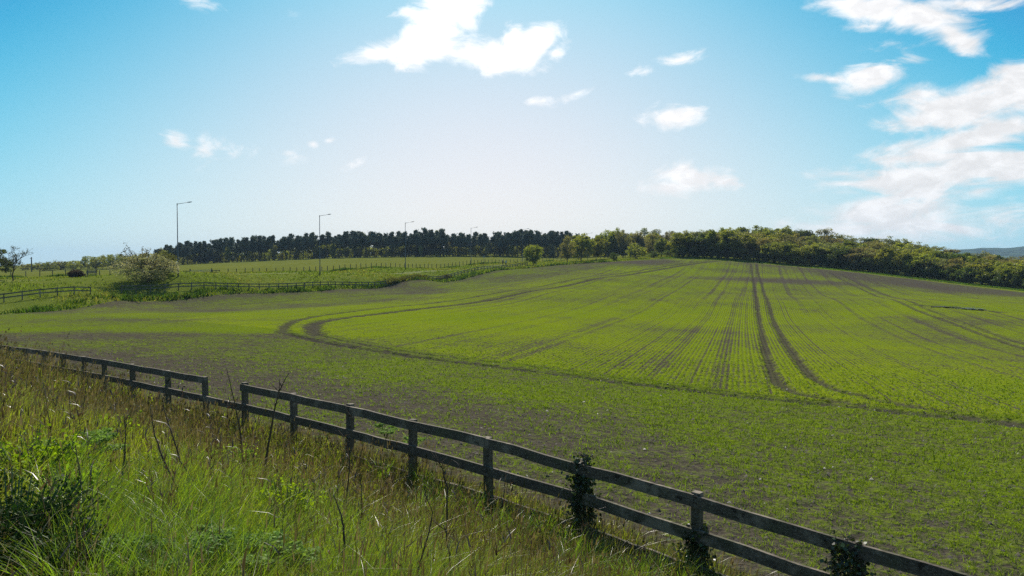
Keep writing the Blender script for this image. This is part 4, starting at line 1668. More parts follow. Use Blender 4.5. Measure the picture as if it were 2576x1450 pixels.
# undergrowth of fresh green below and behind the pines
for k in range(130):
    px = 400 + (1540 - 400) * (k + random.random()) / 130
    front = random.random() < .36
    Y = float(np.interp(px, [470, 900, 1540], [332, 344, 340])) + (random.uniform(1, 4) if front else random.uniform(14, 22))
    x = ray(px, 660)[0] * Y
    h = random.uniform(2.2, 4.4) if front else random.uniform(5.5, 9)
    kind = random.choice(["fresh", "fresh", "olive", "grey"]) if not front else random.choice(["fresh", "olive"])
    o = plant_tree("%s_bush%d" % (kind, random.randrange(3)), "bush", x, Y, h, random.uniform(.75, 1.0),
               "%s bush %s the pine trunks, %s" % ({"fresh": "yellow-green", "olive": "olive-green", "grey": "grey-green"}[kind], "in front of" if front else "behind", span(px)), "bush", "undergrowth bushes of the pine plantation")
for px, top, kind in ((575, 622, "fresh0"), (690, 616, "grey1"), (838, 612, "olive1"), (985, 613, "grey2"), (1058, 618, "fresh1"), (1128, 610, "brown1"), (1225, 612, "grey0"), (1286, 616, "fresh2"), (1388, 612, "grey1")):
    Y = float(np.interp(px, [380, 500, 700, 900, 1100, 1560], [318, 330, 331, 340, 345, 335])) - 2
    x = ray(px, 660)[0] * Y
    o = plant_tree(kind, "broadleaf_tree", x, Y, at(px, top, Y)[2] - Hs(x, Y), .5, None, "tree", "broadleaved trees among the front pines")
    ordinal(o, px, "{o} lighter broadleaved tree from the left among the plantation's front pines")
for px, top, kind in ((408, 626, "olive0"), (432, 620, "olive1"), (905, 583, "grey0"), (1100, 582, "fresh1"), (1205, 588, "grey2"), (1365, 592, "fresh0")):
    Y = 366
    x = ray(px, 660)[0] * Y
    plant_tree(kind, "broadleaf_tree", x, Y, at(px, top, Y)[2] - Hs(x, Y), .6, "pale broadleaved treetop showing over the pines %s" % span(px), "tree", "broadleaved trees behind the pines")

# ---- mixed trees at the end of the path, left of the wood
MIX = [  # px, base py, top py, width px, distance, kind, name, label
    (1342, 660, 615, 46, 222, "olive1", "broadleaf_tree", "small round olive-green tree on the verge right of the two walkers"),
    (1427, 660, 600, 40, 238, "brown0", "broadleaf_tree", "bare-looking brown tree with several stems left of the golden-green tree"),
    (1463, 655, 590, 62, 256, "fresh2", "broadleaf_tree", "golden-green spreading tree with a dark trunk by the end of the path"),
    (1500, 655, 596, 36, 262, "olive2", "broadleaf_tree", "olive-brown tree just right of the golden-green spreading tree"),
    (1546, 654, 634, 26, 224, "dark_bush0", "bush", "low dark round bush at the far left corner of the field"),
    (1601, 650, 610, 56, 236, "fresh_bush1", "bush", "pale yellow blossoming bush at the left end of the wood"),
    (1530, 652, 581, 40, 300, "fresh0", "broadleaf_tree", "tall light-green tree behind the dark round bush"),
    (1568, 652, 583, 44, 285, "brown1", "broadleaf_tree", "brownish half-bare tree behind the pale blossoming bush, left one"),
    (1604, 652, 586, 46, 295, "brown2", "broadleaf_tree", "brownish half-bare tree standing straight behind the pale blossoming bush"),
    (1640, 652, 594, 44, 262, "brown0", "broadleaf_tree", "brown-green tree just right of the pale blossoming bush"),
    (1664, 652, 600, 34, 252, "fresh1", "broadleaf_tree", "yellow-green tree between the blossoming bush and the dark edge of the wood"),
    (1690, 651, 607, 34, 248, "olive0", "broadleaf_tree", "small olive tree leaning on the dark left edge of the wood"),
    (1644, 650, 632, 26, 240, "dark_bush1", "bush", "dark low bush right of the pale blossoming bush"),
    (1685, 650, 630, 30, 238, "dark_bush2", "bush", "dark low bush at the foot of the wood's left edge"),
    (1700, 652, 590, 30, 300, "grey1", "broadleaf_tree", "grey-green tree rising behind the wood's left edge"),
]
for px, b, t, wpx, Y, kind, nm, lab in MIX:
    x = ray(px, b)[0] * Y
    zg = Hs(x, Y)
    h = at(px, t, Y)[2] - zg
    base_w = {"bush": 1.3}.get(nm, .86)
    plant_tree(kind, nm, x, Y, h, wpx / FPX * Y / h / base_w, lab, "bush" if nm == "bush" else "tree")
for px, t, wpx in ((1622, 573, 20), (1650, 577, 26), (1692, 581, 16), (1708, 584, 14)):
    Y = 515
    x = ray(px, 600)[0] * Y
    zg = Hs(x, Y)
    h = max(4, at(px, t, Y)[2] - zg)
    plant_tree("grey%d" % (px % 3), "broadleaf_tree", x, Y, h, wpx / FPX * Y / h / .86, "small hazy tree on the bare hill's skyline, %s" % ({1622: "leftmost of four", 1650: "second from left", 1692: "third from left", 1708: "nearest the wood"}[px]), "tree", "skyline trees on the hill" )

for k in range(17):
    px = 1512 + 12.6 * k + random.uniform(-4, 4)
    Y = random.uniform(284, 318)
    x = ray(px, 650)[0] * Y
    t = 592 + 9 * math.sin(k * 1.7) + random.uniform(-5, 6)
    kind = random.choice(["olive", "brown", "brown", "grey", "olive"])
    h = at(px, t, Y)[2] - Hs(x, Y)
    o = plant_tree("%s%d" % (kind, k % 3), "broadleaf_tree", x, Y, h, random.uniform(.75, 1.0), None, "tree", "trees joining the pine belt and the wood")
    ordinal(o, px, "{o} " + COLN[kind] + " tree from the left behind the field's far left corner")

# ---- the wood along the right-hand edge
EDGE_X = [1716, 1750, 1884, 2094, 2374, 2576, 2850]
EDGE_B = [650, 649, 657, 675, 706, 729, 764]
EDGE_Y = [231, 233, 226, 212, 187, 165, 145]
FRONT = []
px = 1718.0


def third(px):
    if px < 1850:
        return "at its left end"
    if px < 2020:
        return "behind the tops of the two deep wheel ruts"
    if px < 2200:
        return "below the wood's highest treetops"
    if px < 2400:
        return "where the bare brown strip of soil begins"
    return "at its right end"


k = 0
while px < 2680:
    b, Y = np.interp(px, EDGE_X, EDGE_B), np.interp(px, EDGE_X, EDGE_Y) + random.uniform(2, 6)
    t = np.interp(px, [1716, 1745, 1810, 1850, 1900, 1960, 2050, 2120, 2170, 2210, 2330, 2450, 2576, 2700], [594, 582, 580, 590, 604, 612, 618, 630, 636, 622, 640, 655, 668, 690]) + random.uniform(-9, 9)
    kind = random.choices(["olive", "fresh", "brown", "dark", "grey"], [5.5, 2.0, 2.2, 1.4, 1.2])[0]
    if px < 1850:
        kind = random.choice(["dark", "olive", "olive"])
    x = ray(px, b)[0] * Y
    zg = Hs(x, Y)
    h = at(px, t, Y)[2] - zg
    wpx = random.uniform(58, 92)
    o = plant_tree("%s%d" % (kind, k % 3), "broadleaf_tree", x, Y, h, wpx / FPX * Y / h / .86, None, "tree", "trees along the front of the wood")
    ordinal(o, px, "{o} " + COLN[kind] + " tree from the left in the front row of the wood")
    px += wpx * random.uniform(.40, .60)
    k += 1
# dark shrubs under the front row
px = 1712.0
while px < 2640:
    b, Y = np.interp(px, EDGE_X, EDGE_B), np.interp(px, EDGE_X, EDGE_Y) + random.uniform(-.5, 1.5)
    x = ray(px, b)[0] * Y
    h = random.uniform(2.0, 4.2)
    kind = random.choice(["dark", "dark", "dark", "olive"])
    o = plant_tree("%s_bush%d" % (kind, random.randrange(3)), "bush", x, Y, h, random.uniform(.8, 1.15), None, "bush", "bushes at the foot of the wood")
    ordinal(o, px, "{o} " + COLN[kind] + " bush from the left at the foot of the wood")
    px += random.uniform(15, 24)
# the wood climbing the hill behind
HX = [1720, 1780, 1830, 1880, 1930, 1960, 2050, 2120, 2200, 2260, 2330, 2400, 2480, 2560, 2700]
HT = [588, 583, 582, 572, 574, 568, 578, 590, 598, 606, 612, 628, 640, 646, 655]
for row, (f, off) in enumerate(((.36, 16), (.66, 38), (1.0, 72))):
    px = 1735.0 + 10 * row
    while px < 2680:
        Y = float(np.interp(px, EDGE_X, EDGE_Y)) + off + random.uniform(-4, 8)
        tf = float(np.interp(px, [1716, 1745, 1810, 1850, 1900, 1960, 2050, 2120, 2170, 2210, 2330, 2450, 2576, 2700], [594, 584, 582, 590, 604, 612, 618, 630, 636, 628, 640, 655, 668, 690]))
        t = tf + (float(np.interp(px, HX, HT)) - tf) * f + random.uniform(-4, 5)
        x = ray(px, 650)[0] * Y
        zg = Hs(x, Y)
        zt = at(px, t, Y)[2]
        h = zt - zg
        if h < 5:
            zg, h = zt - 7, 7
        h = min(h, 17)
        kind = random.choices(["olive", "fresh", "brown", "dark", "grey"], [4, 1, 3, 2, 2])[0]
        if row == 2 and px > 2330:
            kind = random.choice(["brown", "grey", "dark"])
        wpx = random.uniform(58, 96)
        o = plant_tree("%s%d" % (kind, random.randrange(3)), "broadleaf_tree", x, Y, h, min(1.4, wpx / FPX * Y / h / .86), None, "tree", "trees on the slope of the wood", z=zt - h)
        ordinal(o, px, "{o} " + COLN[kind] + " tree from the left " + ("just behind the front row", "half-way up the slope", "on the skyline")[row] + " of the wood")
        px += wpx * random.uniform(.42, .66)
# ================================================================== left side: blossom tree, bushes, far hedge
def single(name, label, cat, px, b, t, wpx, Y, meshes, mats, wunit, parts=("trunk", "crown")):
    x = ray(px, b)[0] * Y
    zg = Hs(x, Y)
    h = at(px, t, Y)[2] - zg
    root = empty(name, (x, Y, zg - .05), 0, label, cat)
    for me, mt, nm in zip(meshes, mats, parts):
        link(nm, me, mt, root)
    s = wpx / FPX * Y / wunit
    root.scale = (s, s, h)
    return root


def blossom_meshes():
    """wide hawthorn with whippy upright shoots; cream blossom among brown-olive leaves"""
    rs = np.random.default_rng(5)
    tr, cr = broad_tree(400, w=1.0, cb=.06, nclump=110, nleaf=60, ls=.020, cr=.10, cols=((0.22, 0.22, 0.08), (0.38, 0.36, 0.16)), twigs=50, multi=3, tr=.020)
    n = 2600
    v = rs.normal(size=(n, 3))
    v /= np.linalg.norm(v, axis=1)[:, None]
    C = np.array([0, 0, .50]) + v * np.array([.52, .52, .47]) * (0.72 + .34 * rs.random((n, 1)))
    keep = (C[:, 2] > .04) & (fbm(C[:, 0] * 9 + C[:, 1] * 5, C[:, 2] * 9, 8, 2) > .42)
    C = C[keep]
    cols = np.array([0.42, 0.39, 0.24])[None] * (.5 + .7 * rs.random((len(C), 1)))
    V, F = leaf_quads(C, .018 * rs.uniform(.6, 1.5, len(C)), 1.2, None, rs)
    bl = mesh_np("blossom", V, [F], np.repeat(cols, 4, 0))
    m = MB()
    C2 = []
    for k in range(16):
        x = rs.choice([-.40, -.28, -.18, -.12, -.02, .10]) + rs.normal() * .03
        y = rs.normal() * .12
        b = np.array([x * .7, y, .80])
        e = np.array([x * 1.05 + rs.normal() * .03, y + rs.normal() * .04, 1.0 + .40 * rs.random() * (1.0 if x < 0 else .6)])
        P = limb(m, b, e, .007, .002, rs, 5, .05, 4)
        for _ in range(26):
            i = rs.integers(1, len(P))
            C2.append(P[i] + rs.normal(size=3) * np.array([.02, .02, .035]))
    C2 = np.array(C2)
    V, F = leaf_quads(C2, .020 * rs.uniform(.6, 1.4, len(C2)), 1.3, None, rs)
    cols = np.where(rs.random((len(C2), 1)) < .35, np.array([[.30, .27, .17]]), np.array([[.075, .07, .03]]))
    sh = mesh_np("shoot_leaves", V, [F], np.repeat(cols, 4, 0))
    return tr, cr, bl, m.mesh("shoots", True), sh


bm_ = blossom_meshes()
single("blossom_tree", "large wide blossoming hawthorn with upright shoots beside the tallest lamp post", "tree", 366, 713, 640, 150, 106,
       bm_, (M_BARK, M_BLOSSOM, M_BLOSSOM, M_BARK, M_BLOSSOM), 1.0, ("trunk", "crown", "blossom", "shoots", "shoot_leaves"))
single("bush", "olive-green bush tucked behind the right side of the large blossoming hawthorn", "bush", 418, 700, 634, 66, 112,
       broad_tree(411, w=1.0, cb=.03, nclump=80, nleaf=60, ls=.03, cr=.13, cols=((0.08, 0.088, 0.016), (0.15, 0.15, 0.026)), twigs=14, multi=3), (M_BARK, M_BLOSSOM), 1.0)
single("bush", "round dark reddish-brown bush beside the bench", "bush", 193, 704.5, 679, 36, 119,
       broad_tree(412, w=1.0, cb=.01, nclump=90, nleaf=70, ls=.045, cr=.15, cols=((0.028, 0.024, 0.014), (0.080, 0.052, 0.030)), twigs=16, multi=4), (M_BARK, M_BLOSSOM), 1.0)


def sapling_meshes(seed, leaves=9):
    rs = np.random.default_rng(seed)
    m = MB()
    C = []
    P = [np.array([rs.normal() * .006 * k, rs.normal() * .006 * k, k / 7 * .62 - .02]) for k in range(8)]
    m.tube(P, [.017 * (1 - .6 * k / 7) for k in range(8)], 6)

    def grow(p, d, L, r, lev):
        e = p + d * L
        Q = limb(m, p, e, r, r * .55, rs, 3, .08, 4)
        if lev == 0:
            for _ in range(leaves):
                C.append(Q[rs.integers(1, len(Q))] + rs.normal(size=3) * .012)
            return
        for _ in range(3 if lev > 1 else 4):
            dd = d + rs.normal(size=3) * .48 + np.array([0, 0, .38])
            dd /= np.linalg.norm(dd)
            grow(Q[rs.integers(1, len(Q))], dd, L * rs.uniform(.55, .8), r * .55, lev - 1)
    for k in range(9):
        a = k * 2.4 + rs.uniform(-.3, .3)
        d = np.array([math.cos(a), math.sin(a), rs.uniform(.8, 2.0)])
        d /= np.linalg.norm(d)
        grow(P[3 + k % 5], d, .22, .009, 2)
    C = np.array(C)
    V, F = leaf_quads(C, .013 * rs.uniform(.6, 1.4, len(C)), 1.4, None, rs)
    return m.mesh("trunk", True), mesh_np("crown", V, [F], np.repeat(np.array([[0.07, 0.075, 0.022]]) * (.6 + .8 * rs.random((len(C), 1))), 4, 0))


single("young_tree", "slender young tree with sparse leaves at the left edge of the picture", "tree", 33, 708, 614, 84, 116, sapling_meshes(61), (M_BARK, M_BLOSSOM), .8)
single("broadleaf_tree", "dense dark tree cut by the left edge of the picture, beside the slender young tree", "tree", -22, 707, 618, 95, 119,
       broad_tree(414, w=1.0, cb=.05, nclump=90, nleaf=60, ls=.03, cr=.12, cols=DARK, twigs=14), (M_BARK, M_BLOSSOM), 1.0)
single("young_tree", "thin staked sapling between the bench and the blossoming hawthorn", "tree", 242, 706, 660, 20, 121, sapling_meshes(63, 4), (M_BARK, M_BLOSSOM), .8)

# trees of the far hedge on the left skyline
HEDGE = [(96, 664, 26), (112, 660, 26), (128, 658, 30), (146, 656, 28), (160, 659, 24), (172, 657, 22), (186, 656, 28), (204, 652, 26), (222, 644, 34), (240, 646, 28), (256, 646, 28), (270, 640, 32), (286, 640, 32),
         (304, 642, 36), (322, 646, 34), (345, 642, 40), (372, 640, 40), (395, 636, 34), (412, 630, 30), (62, 668, 22), (80, 667, 20)]
for i, (px, t, wpx) in enumerate(HEDGE):
    Y = 318 + random.uniform(-8, 14)
    x = ray(px, 680)[0] * Y
    zg = Hs(x, Y)
    h = max(3.0, at(px, t, Y)[2] - zg)
    kind = "brown" if px < 150 and i % 2 else random.choice(["olive", "fresh", "grey", "olive"])
    where = "left of the round dark bush" if px < 175 else ("above the round dark bush and bench" if px < 260 else "behind the blossoming hawthorn")
    o = plant_tree("%s_bush%d" % (kind, i % 3), "bush", x, Y, h, wpx / FPX * Y / h / 1.3 * 1.25, None, "hedge tree", "hedge trees on the left skyline")
    ordinal(o, px, "{o} " + COLN[kind] + " hedge tree from the left on the left skyline")

# ================================================================== lamps, signs, poles
M_STEEL = mat_plain("painted_steel", (0.075, 0.085, 0.085), 0.5, 0.4, 0.3, .15)
M_LANT = mat_plain("lantern_grey", (0.10, 0.105, 0.11), 0.45, 0.4, 0.2, .1)
M_GLASS = mat_plain("lantern_glass", (0.35, 0.36, 0.36), 0.2, 0.5, 0.0, .05)
M_WHITE = mat_plain("sign_white", (0.72, 0.72, 0.70), 0.5, 0.4, 0, .05)
M_BLUE = mat_plain("sign_blue", (0.03, 0.13, 0.36), 0.5, 0.4, 0, .05)
M_SIGNBACK = mat_plain("sign_back", (0.16, 0.19, 0.20), 0.5, 0.4, 0.3, .1)


def lamp_meshes(h=11.0, arm=2.1):
    col, a, l, g, d = MB(), MB(), MB(), MB(), MB()
    col.tube([(0, 0, -.3), (0, 0, 1.6)], [.105, .105], 12)
    col.tube([(0, 0, 1.6), (0, 0, 1.72), (0, 0, h)], [.105, .075, .052], 12)
    col.tube([(0, 0, h - .25), (0, 0, h + .06)], [.062, .062], 12)
    d.box(0, -.107, .75, .12, .012, .5)
    a.tube([(0, 0, h - .08), (.06, 0, h - .02), (arm - .55, 0, h + .22)], [.042, .036, .03], 10)
    # lantern: flat tapering head, tilted up a little
    V = []
    for x, w, zt, zb in ((0, .07, .03, -.03), (.12, .11, .06, -.05), (.45, .17, .05, -.045), (.62, .12, .03, -.03), (.68, .05, .01, -.015)):
        for y, z in ((-w, zb), (w, zb), (w * .75, zt), (-w * .75, zt)):
            V.append((arm - .62 + x, y, h + .23 + x * .14 + z))
    F = []
    for k in range(4):
        for j in range(4):
            F.append((4 * k + j, 4 * k + (j + 1) % 4, 4 * k + 4 + (j + 1) % 4, 4 * k + 4 + j))
    F += [(3, 2, 1, 0), (16, 17, 18, 19)]
    l.add(V, F)
    g.box(arm - .33, 0, h + .205, .28, .2, .02)
    return col, a, l, g, d


LAMPS = [(448, 697, 111, 513, "tallest lamp post, nearest, rising beside the large blossoming hawthorn"),
         (805, 692, 141, 543, "second tallest lamp post, standing alone before the meadow"),
         (1020, 678, 180, 561, "third lamp post along the path, before the middle of the pine belt"),
         (1185, 664.3, 227, 574, "fourth lamp post, left of the triangular road sign"),
         (1315, 661, 250, 577.5, "slim lamp post right of the walkers, its arm among the pine tops"),
         (1411, 659, 275, 583.5, "smallest visible lamp post, its head among the pines by the bare brown tree"),
         (1478, 656, 300, 588, "farthest lamp post, its thin arm just over the pines behind the golden-green tree")]
first = None
cm, am, lm, gm, dm = lamp_meshes()
for i, (px, b, Y, t, lab) in enumerate(LAMPS):
    x = ray(px, b)[0] * Y
    zg = Hs(x, Y)
    h = at(px, t, Y)[2] - zg
    if first is None:
        first = empty("street_lamp", (0, 0, 0))
        cm.build("column", M_STEEL, first, True)
        am.build("arm", M_STEEL, first, True)
        lo = lm.build("lantern", M_LANT, first)
        gm.build("glass", M_GLASS, lo)
        dm.build("door", M_STEEL, first)
        o = first
    else:
        o = copy_tree(first)
    s = h / 11.0
    o.location = (x, Y, zg)
    o.scale = (s, s, s)
    o.rotation_euler = (0, 0, R(6 - 3 * i))
    tag(o, lab, "street lamp", "street lamps along the path")

# small plates: cycle-route sign on the first lamp column, seen from the front
x, Y = ray(448, 697)[0] * 111, 111
zc = at(448, 662, 111)[2]
sg = empty("path_sign", (x - .10, Y - .14, zc - .26), 0, "small white and blue plate fixed to the tallest lamp post", "sign")
m = MB()
m.box(0, 0, .26, .34, .014, .52)
m.build("plate", M_WHITE, sg)
m = MB()
m.tube([(0, -.009, .36), (0, -.016, .36)], [.115, .115], 20)
m.build("blue_disc", M_BLUE, sg)
m = MB()
m.box(0, .03, .40, .16, .05, .03)
m.box(0, .03, .12, .16, .05, .03)
m.build("bracket", M_STEEL, sg)

Y = 214
x = ray(1217, 666)[0] * Y
zg = Hs(x, Y)
sg = empty("road_sign", (x, Y, zg), 0, "triangular road sign seen from behind on a thin grey pole by the path", "road sign")
ht = at(1217, 641, Y)[2] - zg
m = MB()
m.tube([(0, 0, -.3), (0, 0, ht - .1)], .045, 10)
m.build("pole", M_STEEL, sg, True)
m = MB()
w, hh = .44, .72
zb = ht - hh
tri = [(-w, zb), (-w + .03, zb - .04), (w - .03, zb - .04), (w, zb), (.04, ht), (-.04, ht)]
V = [(a, .055, b) for a, b in tri] + [(a, .075, b) for a, b in tri]
m.add(V, [tuple(range(6)), tuple(range(11, 5, -1))] + [(k, 6 + k, 6 + (k + 1) % 6, (k + 1) % 6) for k in range(6)])
m.build("triangular_plate", M_SIGNBACK, sg)
m = MB()
m.box(0, .04, zb + .12, .5, .03, .04)
m.box(0, .04, zb + .42, .24, .03, .04)
m.build("bracket", M_STEEL, sg)

Y = 300
x = ray(79.6, 680)[0] * Y
zg = Hs(x, Y)
ht = at(79.6, 647, Y)[2] - zg
pole = empty("utility_pole", (x, Y, zg), 0, "lone wooden utility pole on the left skyline beyond the slender young tree", "utility pole")
m = MB()
m.tube([(0, 0, -.3), (0, 0, ht)], [.26, .2], 10)
m.build("pole", M_WOOD_FAR, pole, True)
m = MB()
m.box(0, -.24, ht - .5, 1.0, .12, .16)
m.build("crossarm", M_WOOD_FAR, pole)

# ================================================================== far fences
def rail_fence(label, posts, h, zoff=None, skip=(), rh=.14, w=.12, gap=.42):
    """posts: list of world xy"""
    P = [np.array([p[0], p[1], Hs(p[0], p[1])]) for p in posts]
    root = empty("post_and_rail_fence", tuple(P[0]), 0, label, "fence", "post-and-rail fences on the far side of the field")
    o = P[0]
    for k, p in enumerate(P):
        m = MB()
        m.box(p[0] - o[0], p[1] - o[1], p[2] - o[2] + h / 2 - .15, w, w, h + .32, .6 + random.uniform(-.1, .1))
        m.build("post", M_WOOD_FAR, root)
    for k in range(0, len(P) - 1, 2):
        j = min(k + 2, len(P) - 1)
        for dz in (h - .08, h - .08 - gap):
            m = MB()
            d = P[j] - P[k]
            n = np.array([d[1], -d[0], 0])
            n /= np.linalg.norm(n)
            if n[1] > 0:
                n = -n
            mid = (k + j) // 2 if j - k == 2 else None
            a, b = P[k] - o + n * .085 + [0, 0, dz], P[j] - o + n * .085 + [0, 0, dz]
            e = (b - a) / np.linalg.norm(b - a) * .004
            m.bar(a + e, b - e, .04, rh, 0, 1)
            m.build("rail", M_WOOD_FAR, root)
    return root


def sec_line(p0, p1, n):
    return [p0 + (p1 - p0) * k / n for k in range(n + 1)]
s1a, s1b = at(9.9, 761, 85)[:2], at(227.8, 741, 91.6)[:2]
dd = (s1b - s1a) / 5
rail_fence("short grey rail fence at the left edge below the round dark bush", [s1a + dd * k for k in range(-4, 6)], 1.04)
s2a, s2b = at(305, 737, 99)[:2], at(971, 715, 142)[:2]
def s2pt(k):
    z0, kk = 99.0, .01494
    Yk = z0 * (1 + kk * k)
    pxs = [305, 341.8, 378.3, 414.6, 448.7, 481.7, 512.6, 542.5, 571.5, 599.6, 626, 651.8, 676.6, 700.6, 723.2, 745, 766, 786.5, 806, 825.4, 843.8, 861.6, 878.2, 894.9, 911, 927, 941.6, 957, 971]
    return np.array([(pxs[k] - 1288) / FPX * Yk, Yk])
rail_fence("long grey rail fence running right from below the blossoming hawthorn to the scrubby bank", [s2pt(k) for k in range(29)], 1.02)
s3 = [at(*p)[:2] for p in ((1069, 704, 160), (1118, 697, 170), (1168, 690, 182), (1218, 683, 193), (1269, 676.6, 205), (1327, 668.4, 222))]
pts3 = []
for k in range(5):
    L = np.linalg.norm(s3[k + 1] - s3[k])
    n = max(2, int(round(L / 2.0)))
    pts3 += [s3[k] + (s3[k + 1] - s3[k]) * j / n for j in range(n)]
pts3.append(s3[-1])
rail_fence("distant rail fence climbing the field edge below the two walkers", pts3, 1.0)

# post-and-wire fence of the meadow
WPX = [-60, -18, 27, 65, 100, 132, 165, 193, 221, 251, 277, 304, 330, 356, 382, 408, 434, 574, 595, 616.6, 636, 652, 671, 694, 712, 730, 747, 764, 779, 794.6, 810, 824, 839, 854, 868, 881.7, 896, 908, 921, 934.6, 947, 959, 971, 982.6,
       995, 1006, 1018, 1028, 1038, 1047, 1057, 1068, 1077, 1086.6, 1098, 1109, 1119, 1128, 1138, 1147, 1156, 1165, 1174, 1183, 1193, 1202, 1211, 1220, 1229, 1238, 1247, 1256, 1266, 1275, 1284, 1293, 1302, 1311, 1320, 1329, 1338,
       1347, 1356, 1365, 1374, 1383, 1392, 1401, 1411]
M_POST = mat_wood("post_wood", (0.045, 0.040, 0.032), (0.11, 0.10, 0.08), mossy=.2)
wy = [p[2] for p in FAR_POSTS]
wx = [p[0] for p in FAR_POSTS]
def wirep(px):
    Y = float(np.interp(px, [-400] + wx, [138] + wy))
    x = ray(px, 690)[0] * Y
    return np.array([x, Y, Hs(x, Y)])
p0 = wirep(65)
wf = empty("post_and_wire_fence", tuple(p0), 0, "long row of dark fence posts with wire along the near edge of the meadow", "fence")
tops = []
for px in WPX:
    p = wirep(px)
    h = random.uniform(1.22, 1.42)
    tops.append((px, p, h))
    m = MB()
    l = random.uniform(-.05, .05)
    m.tube([p - p0 - [0, 0, .3], p - p0 + [l * .5, 0, h * .5], p - p0 + [l, 0, h]], [.085, .08, .075], 7)
    m.build("post", M_POST, wf)
for dz in (.35, .7, 1.05):
    for seg in ([q for q in tops if q[0] < 460], [q for q in tops if q[0] > 560]):
        m = MB()
        m.tube([q[1] - p0 + [0, -.08, dz] for q in seg], .006, 4)
        m.build("wire", M_STEEL, wf)

# field gate with its two short side panels
def gate_at(px0, px1, Y=148):
    a, b = wirep(px0), wirep(px1)
    return a, b
ga, gb = wirep(480), wirep(531)
gt = empty("field_gate", tuple(ga), math.atan2(gb[1] - ga[1], gb[0] - ga[0]), "pale metal field gate between timber posts right of the tallest lamp post", "gate")
L = float(np.linalg.norm((gb - ga)[:2]))
dz = gb[2] - ga[2]
M_GALV = mat_plain("galvanised", (0.34, 0.35, 0.34), 0.45, 0.5, 0.5, .1)
for xx, zz in ((-.12, 0), (L + .12, dz)):
    m = MB()
    m.box(xx, 0, zz + .55, .22, .22, 1.9)
    m.build("gate_post", M_POST, gt)
m = MB()
for k in range(6):
    z = .16 + 1.06 * (k / 5) ** .9
    m.tube([(.05, 0, z), (L - .05, 0, z + dz)], .032, 6)
for xx in (.05, L * .5, L - .05):
    m.tube([(xx, -.02, .1 + dz * xx / L), (xx, -.02, 1.25 + dz * xx / L)], .036, 6)
m.tube([(.06, -.03, .2), (L * .5, -.03, 1.2)], .024, 6)
m.tube([(L * .94, -.03, .2 + dz), (L * .5, -.03, 1.2)], .024, 6)
m.build("barred_leaf", M_GALV, gt)
for px0, px1, lab in ((461, 478, "short timber rail panel on the left side of the metal field gate"), (534, 553, "short timber rail panel on the right side of the metal field gate")):
    a, b = wirep(px0), wirep(px1)
    pn = empty("rail_panel", tuple(a), math.atan2(b[1] - a[1], b[0] - a[0]), lab, "fence panel")
    L = float(np.linalg.norm((b - a)[:2]))
    for f in (0.02, .5, .98):
        m = MB()
        m.box(L * f, 0, .45, .12, .12, 1.5)
        m.build("post", M_POST, pn)
    for z in (.35, .72, 1.08):
        m = MB()
        m.box(L / 2, -.085, z, L, .05, .13)
        m.build("rail", M_POST, pn)

# bench
Y = 121.5
x = ray(229, 704)[0] * Y
bn = empty("bench", (x, Y, Hs(x, Y)), R(-8), "pale wooden bench on the mown grass right of the round dark bush", "bench")
M_BENCH = mat_wood("bench_wood", (0.12, 0.105, 0.085), (0.26, 0.23, 0.19), mossy=.15)
m = MB()
for k in range(3):
    m.box(.10, -.25 + .15 * k, .50, 2.3, .13, .05)
m.build("seat", M_BENCH, bn)
m = MB()
for k in range(3):
    m.box(-.12, .25 + .03 * k, .70 + .16 * k, 1.9, .04, .13)
m.build("backrest", M_BENCH, bn)
for xx, yy, hh in ((-.85, -.22, .47), (1.05, -.22, .47), (-.85, .22, 1.05), (.75, .22, 1.05)):
    m = MB()
    m.box(xx, yy, hh / 2 - .03, .08, .08, hh + .06)
    m.build("leg", M_BENCH, bn)

# puddle lying in the muddy streak on the right of the field
m, nt, out = mat_new("puddle_water")
g = NT(nt)
b_ = g.n("ShaderNodeBsdfPrincipled")
b_.inputs["Base Color"].default_value = (0.03, 0.03, 0.028, 1)
b_.inputs["Roughness"].default_value = 0.06
b_.inputs["Specular IOR Level"].default_value = 0.6
g.put(b_.inputs["Normal"], g.bump(g.noise(g.obj(), 6.0, 3, .5), .12, .02))
nt.links.new(b_.outputs[0], out.inputs[0])
for px, py, rx, ry in ((2372, 773, 1.5, .28), (2420, 776.5, 1.2, .3), (2447, 778.5, 1.0, .28)):
    c = ground(px, py)
    mb = MB()
    V = [(0, 0, 0)]
    for k in range(28):
        a = 2 * math.pi * k / 28
        q = 1 + .35 * math.sin(3 * a + px) + .2 * math.sin(7 * a)
        V.append((math.cos(a) * rx * q, math.sin(a) * ry * q * 3, 0))
    zz = max(float(H(np.array([c[0] + v[0]]), np.array([c[1] + v[1]]))[0]) for v in V) + .03
    mb.add(V, [(0, k + 1, (k + 1) % 28 + 1) for k in range(28)])
    o = mb.build("puddle", m, None)
    o.location = (c[0], c[1], zz)
    tag(o, "narrow shiny puddle in the muddy streak", None, None, "structure")

# ================================================================== two walkers
M_SKIN = mat_plain("skin", (0.42, 0.27, 0.20), 0.6, 0.3, 0, .06)
def cloth(name, c):
    return mat_plain(name, c, 0.9, 0.1, 0, .15, 14)


def skin_body(name, joints, edges, mat, parent, sub=1, root=0):
    me = bpy.data.meshes.new(name)
    me.from_pydata([j[0] for j in joints], edges, [])
    o = link(name, me, mat, parent)
    md = o.modifiers.new("skin", "SKIN")
    md.use_smooth_shade = True
    for k, j in enumerate(joints):
        v = me.skin_vertices[0].data[k]
        v.radius = j[1] if hasattr(j[1], "__len__") else (j[1], j[1])
        v.use_root = (k == root)
    sb = o.modifiers.new("sub", "SUBSURF")
    sb.levels = sb.render_levels = sub
    return o


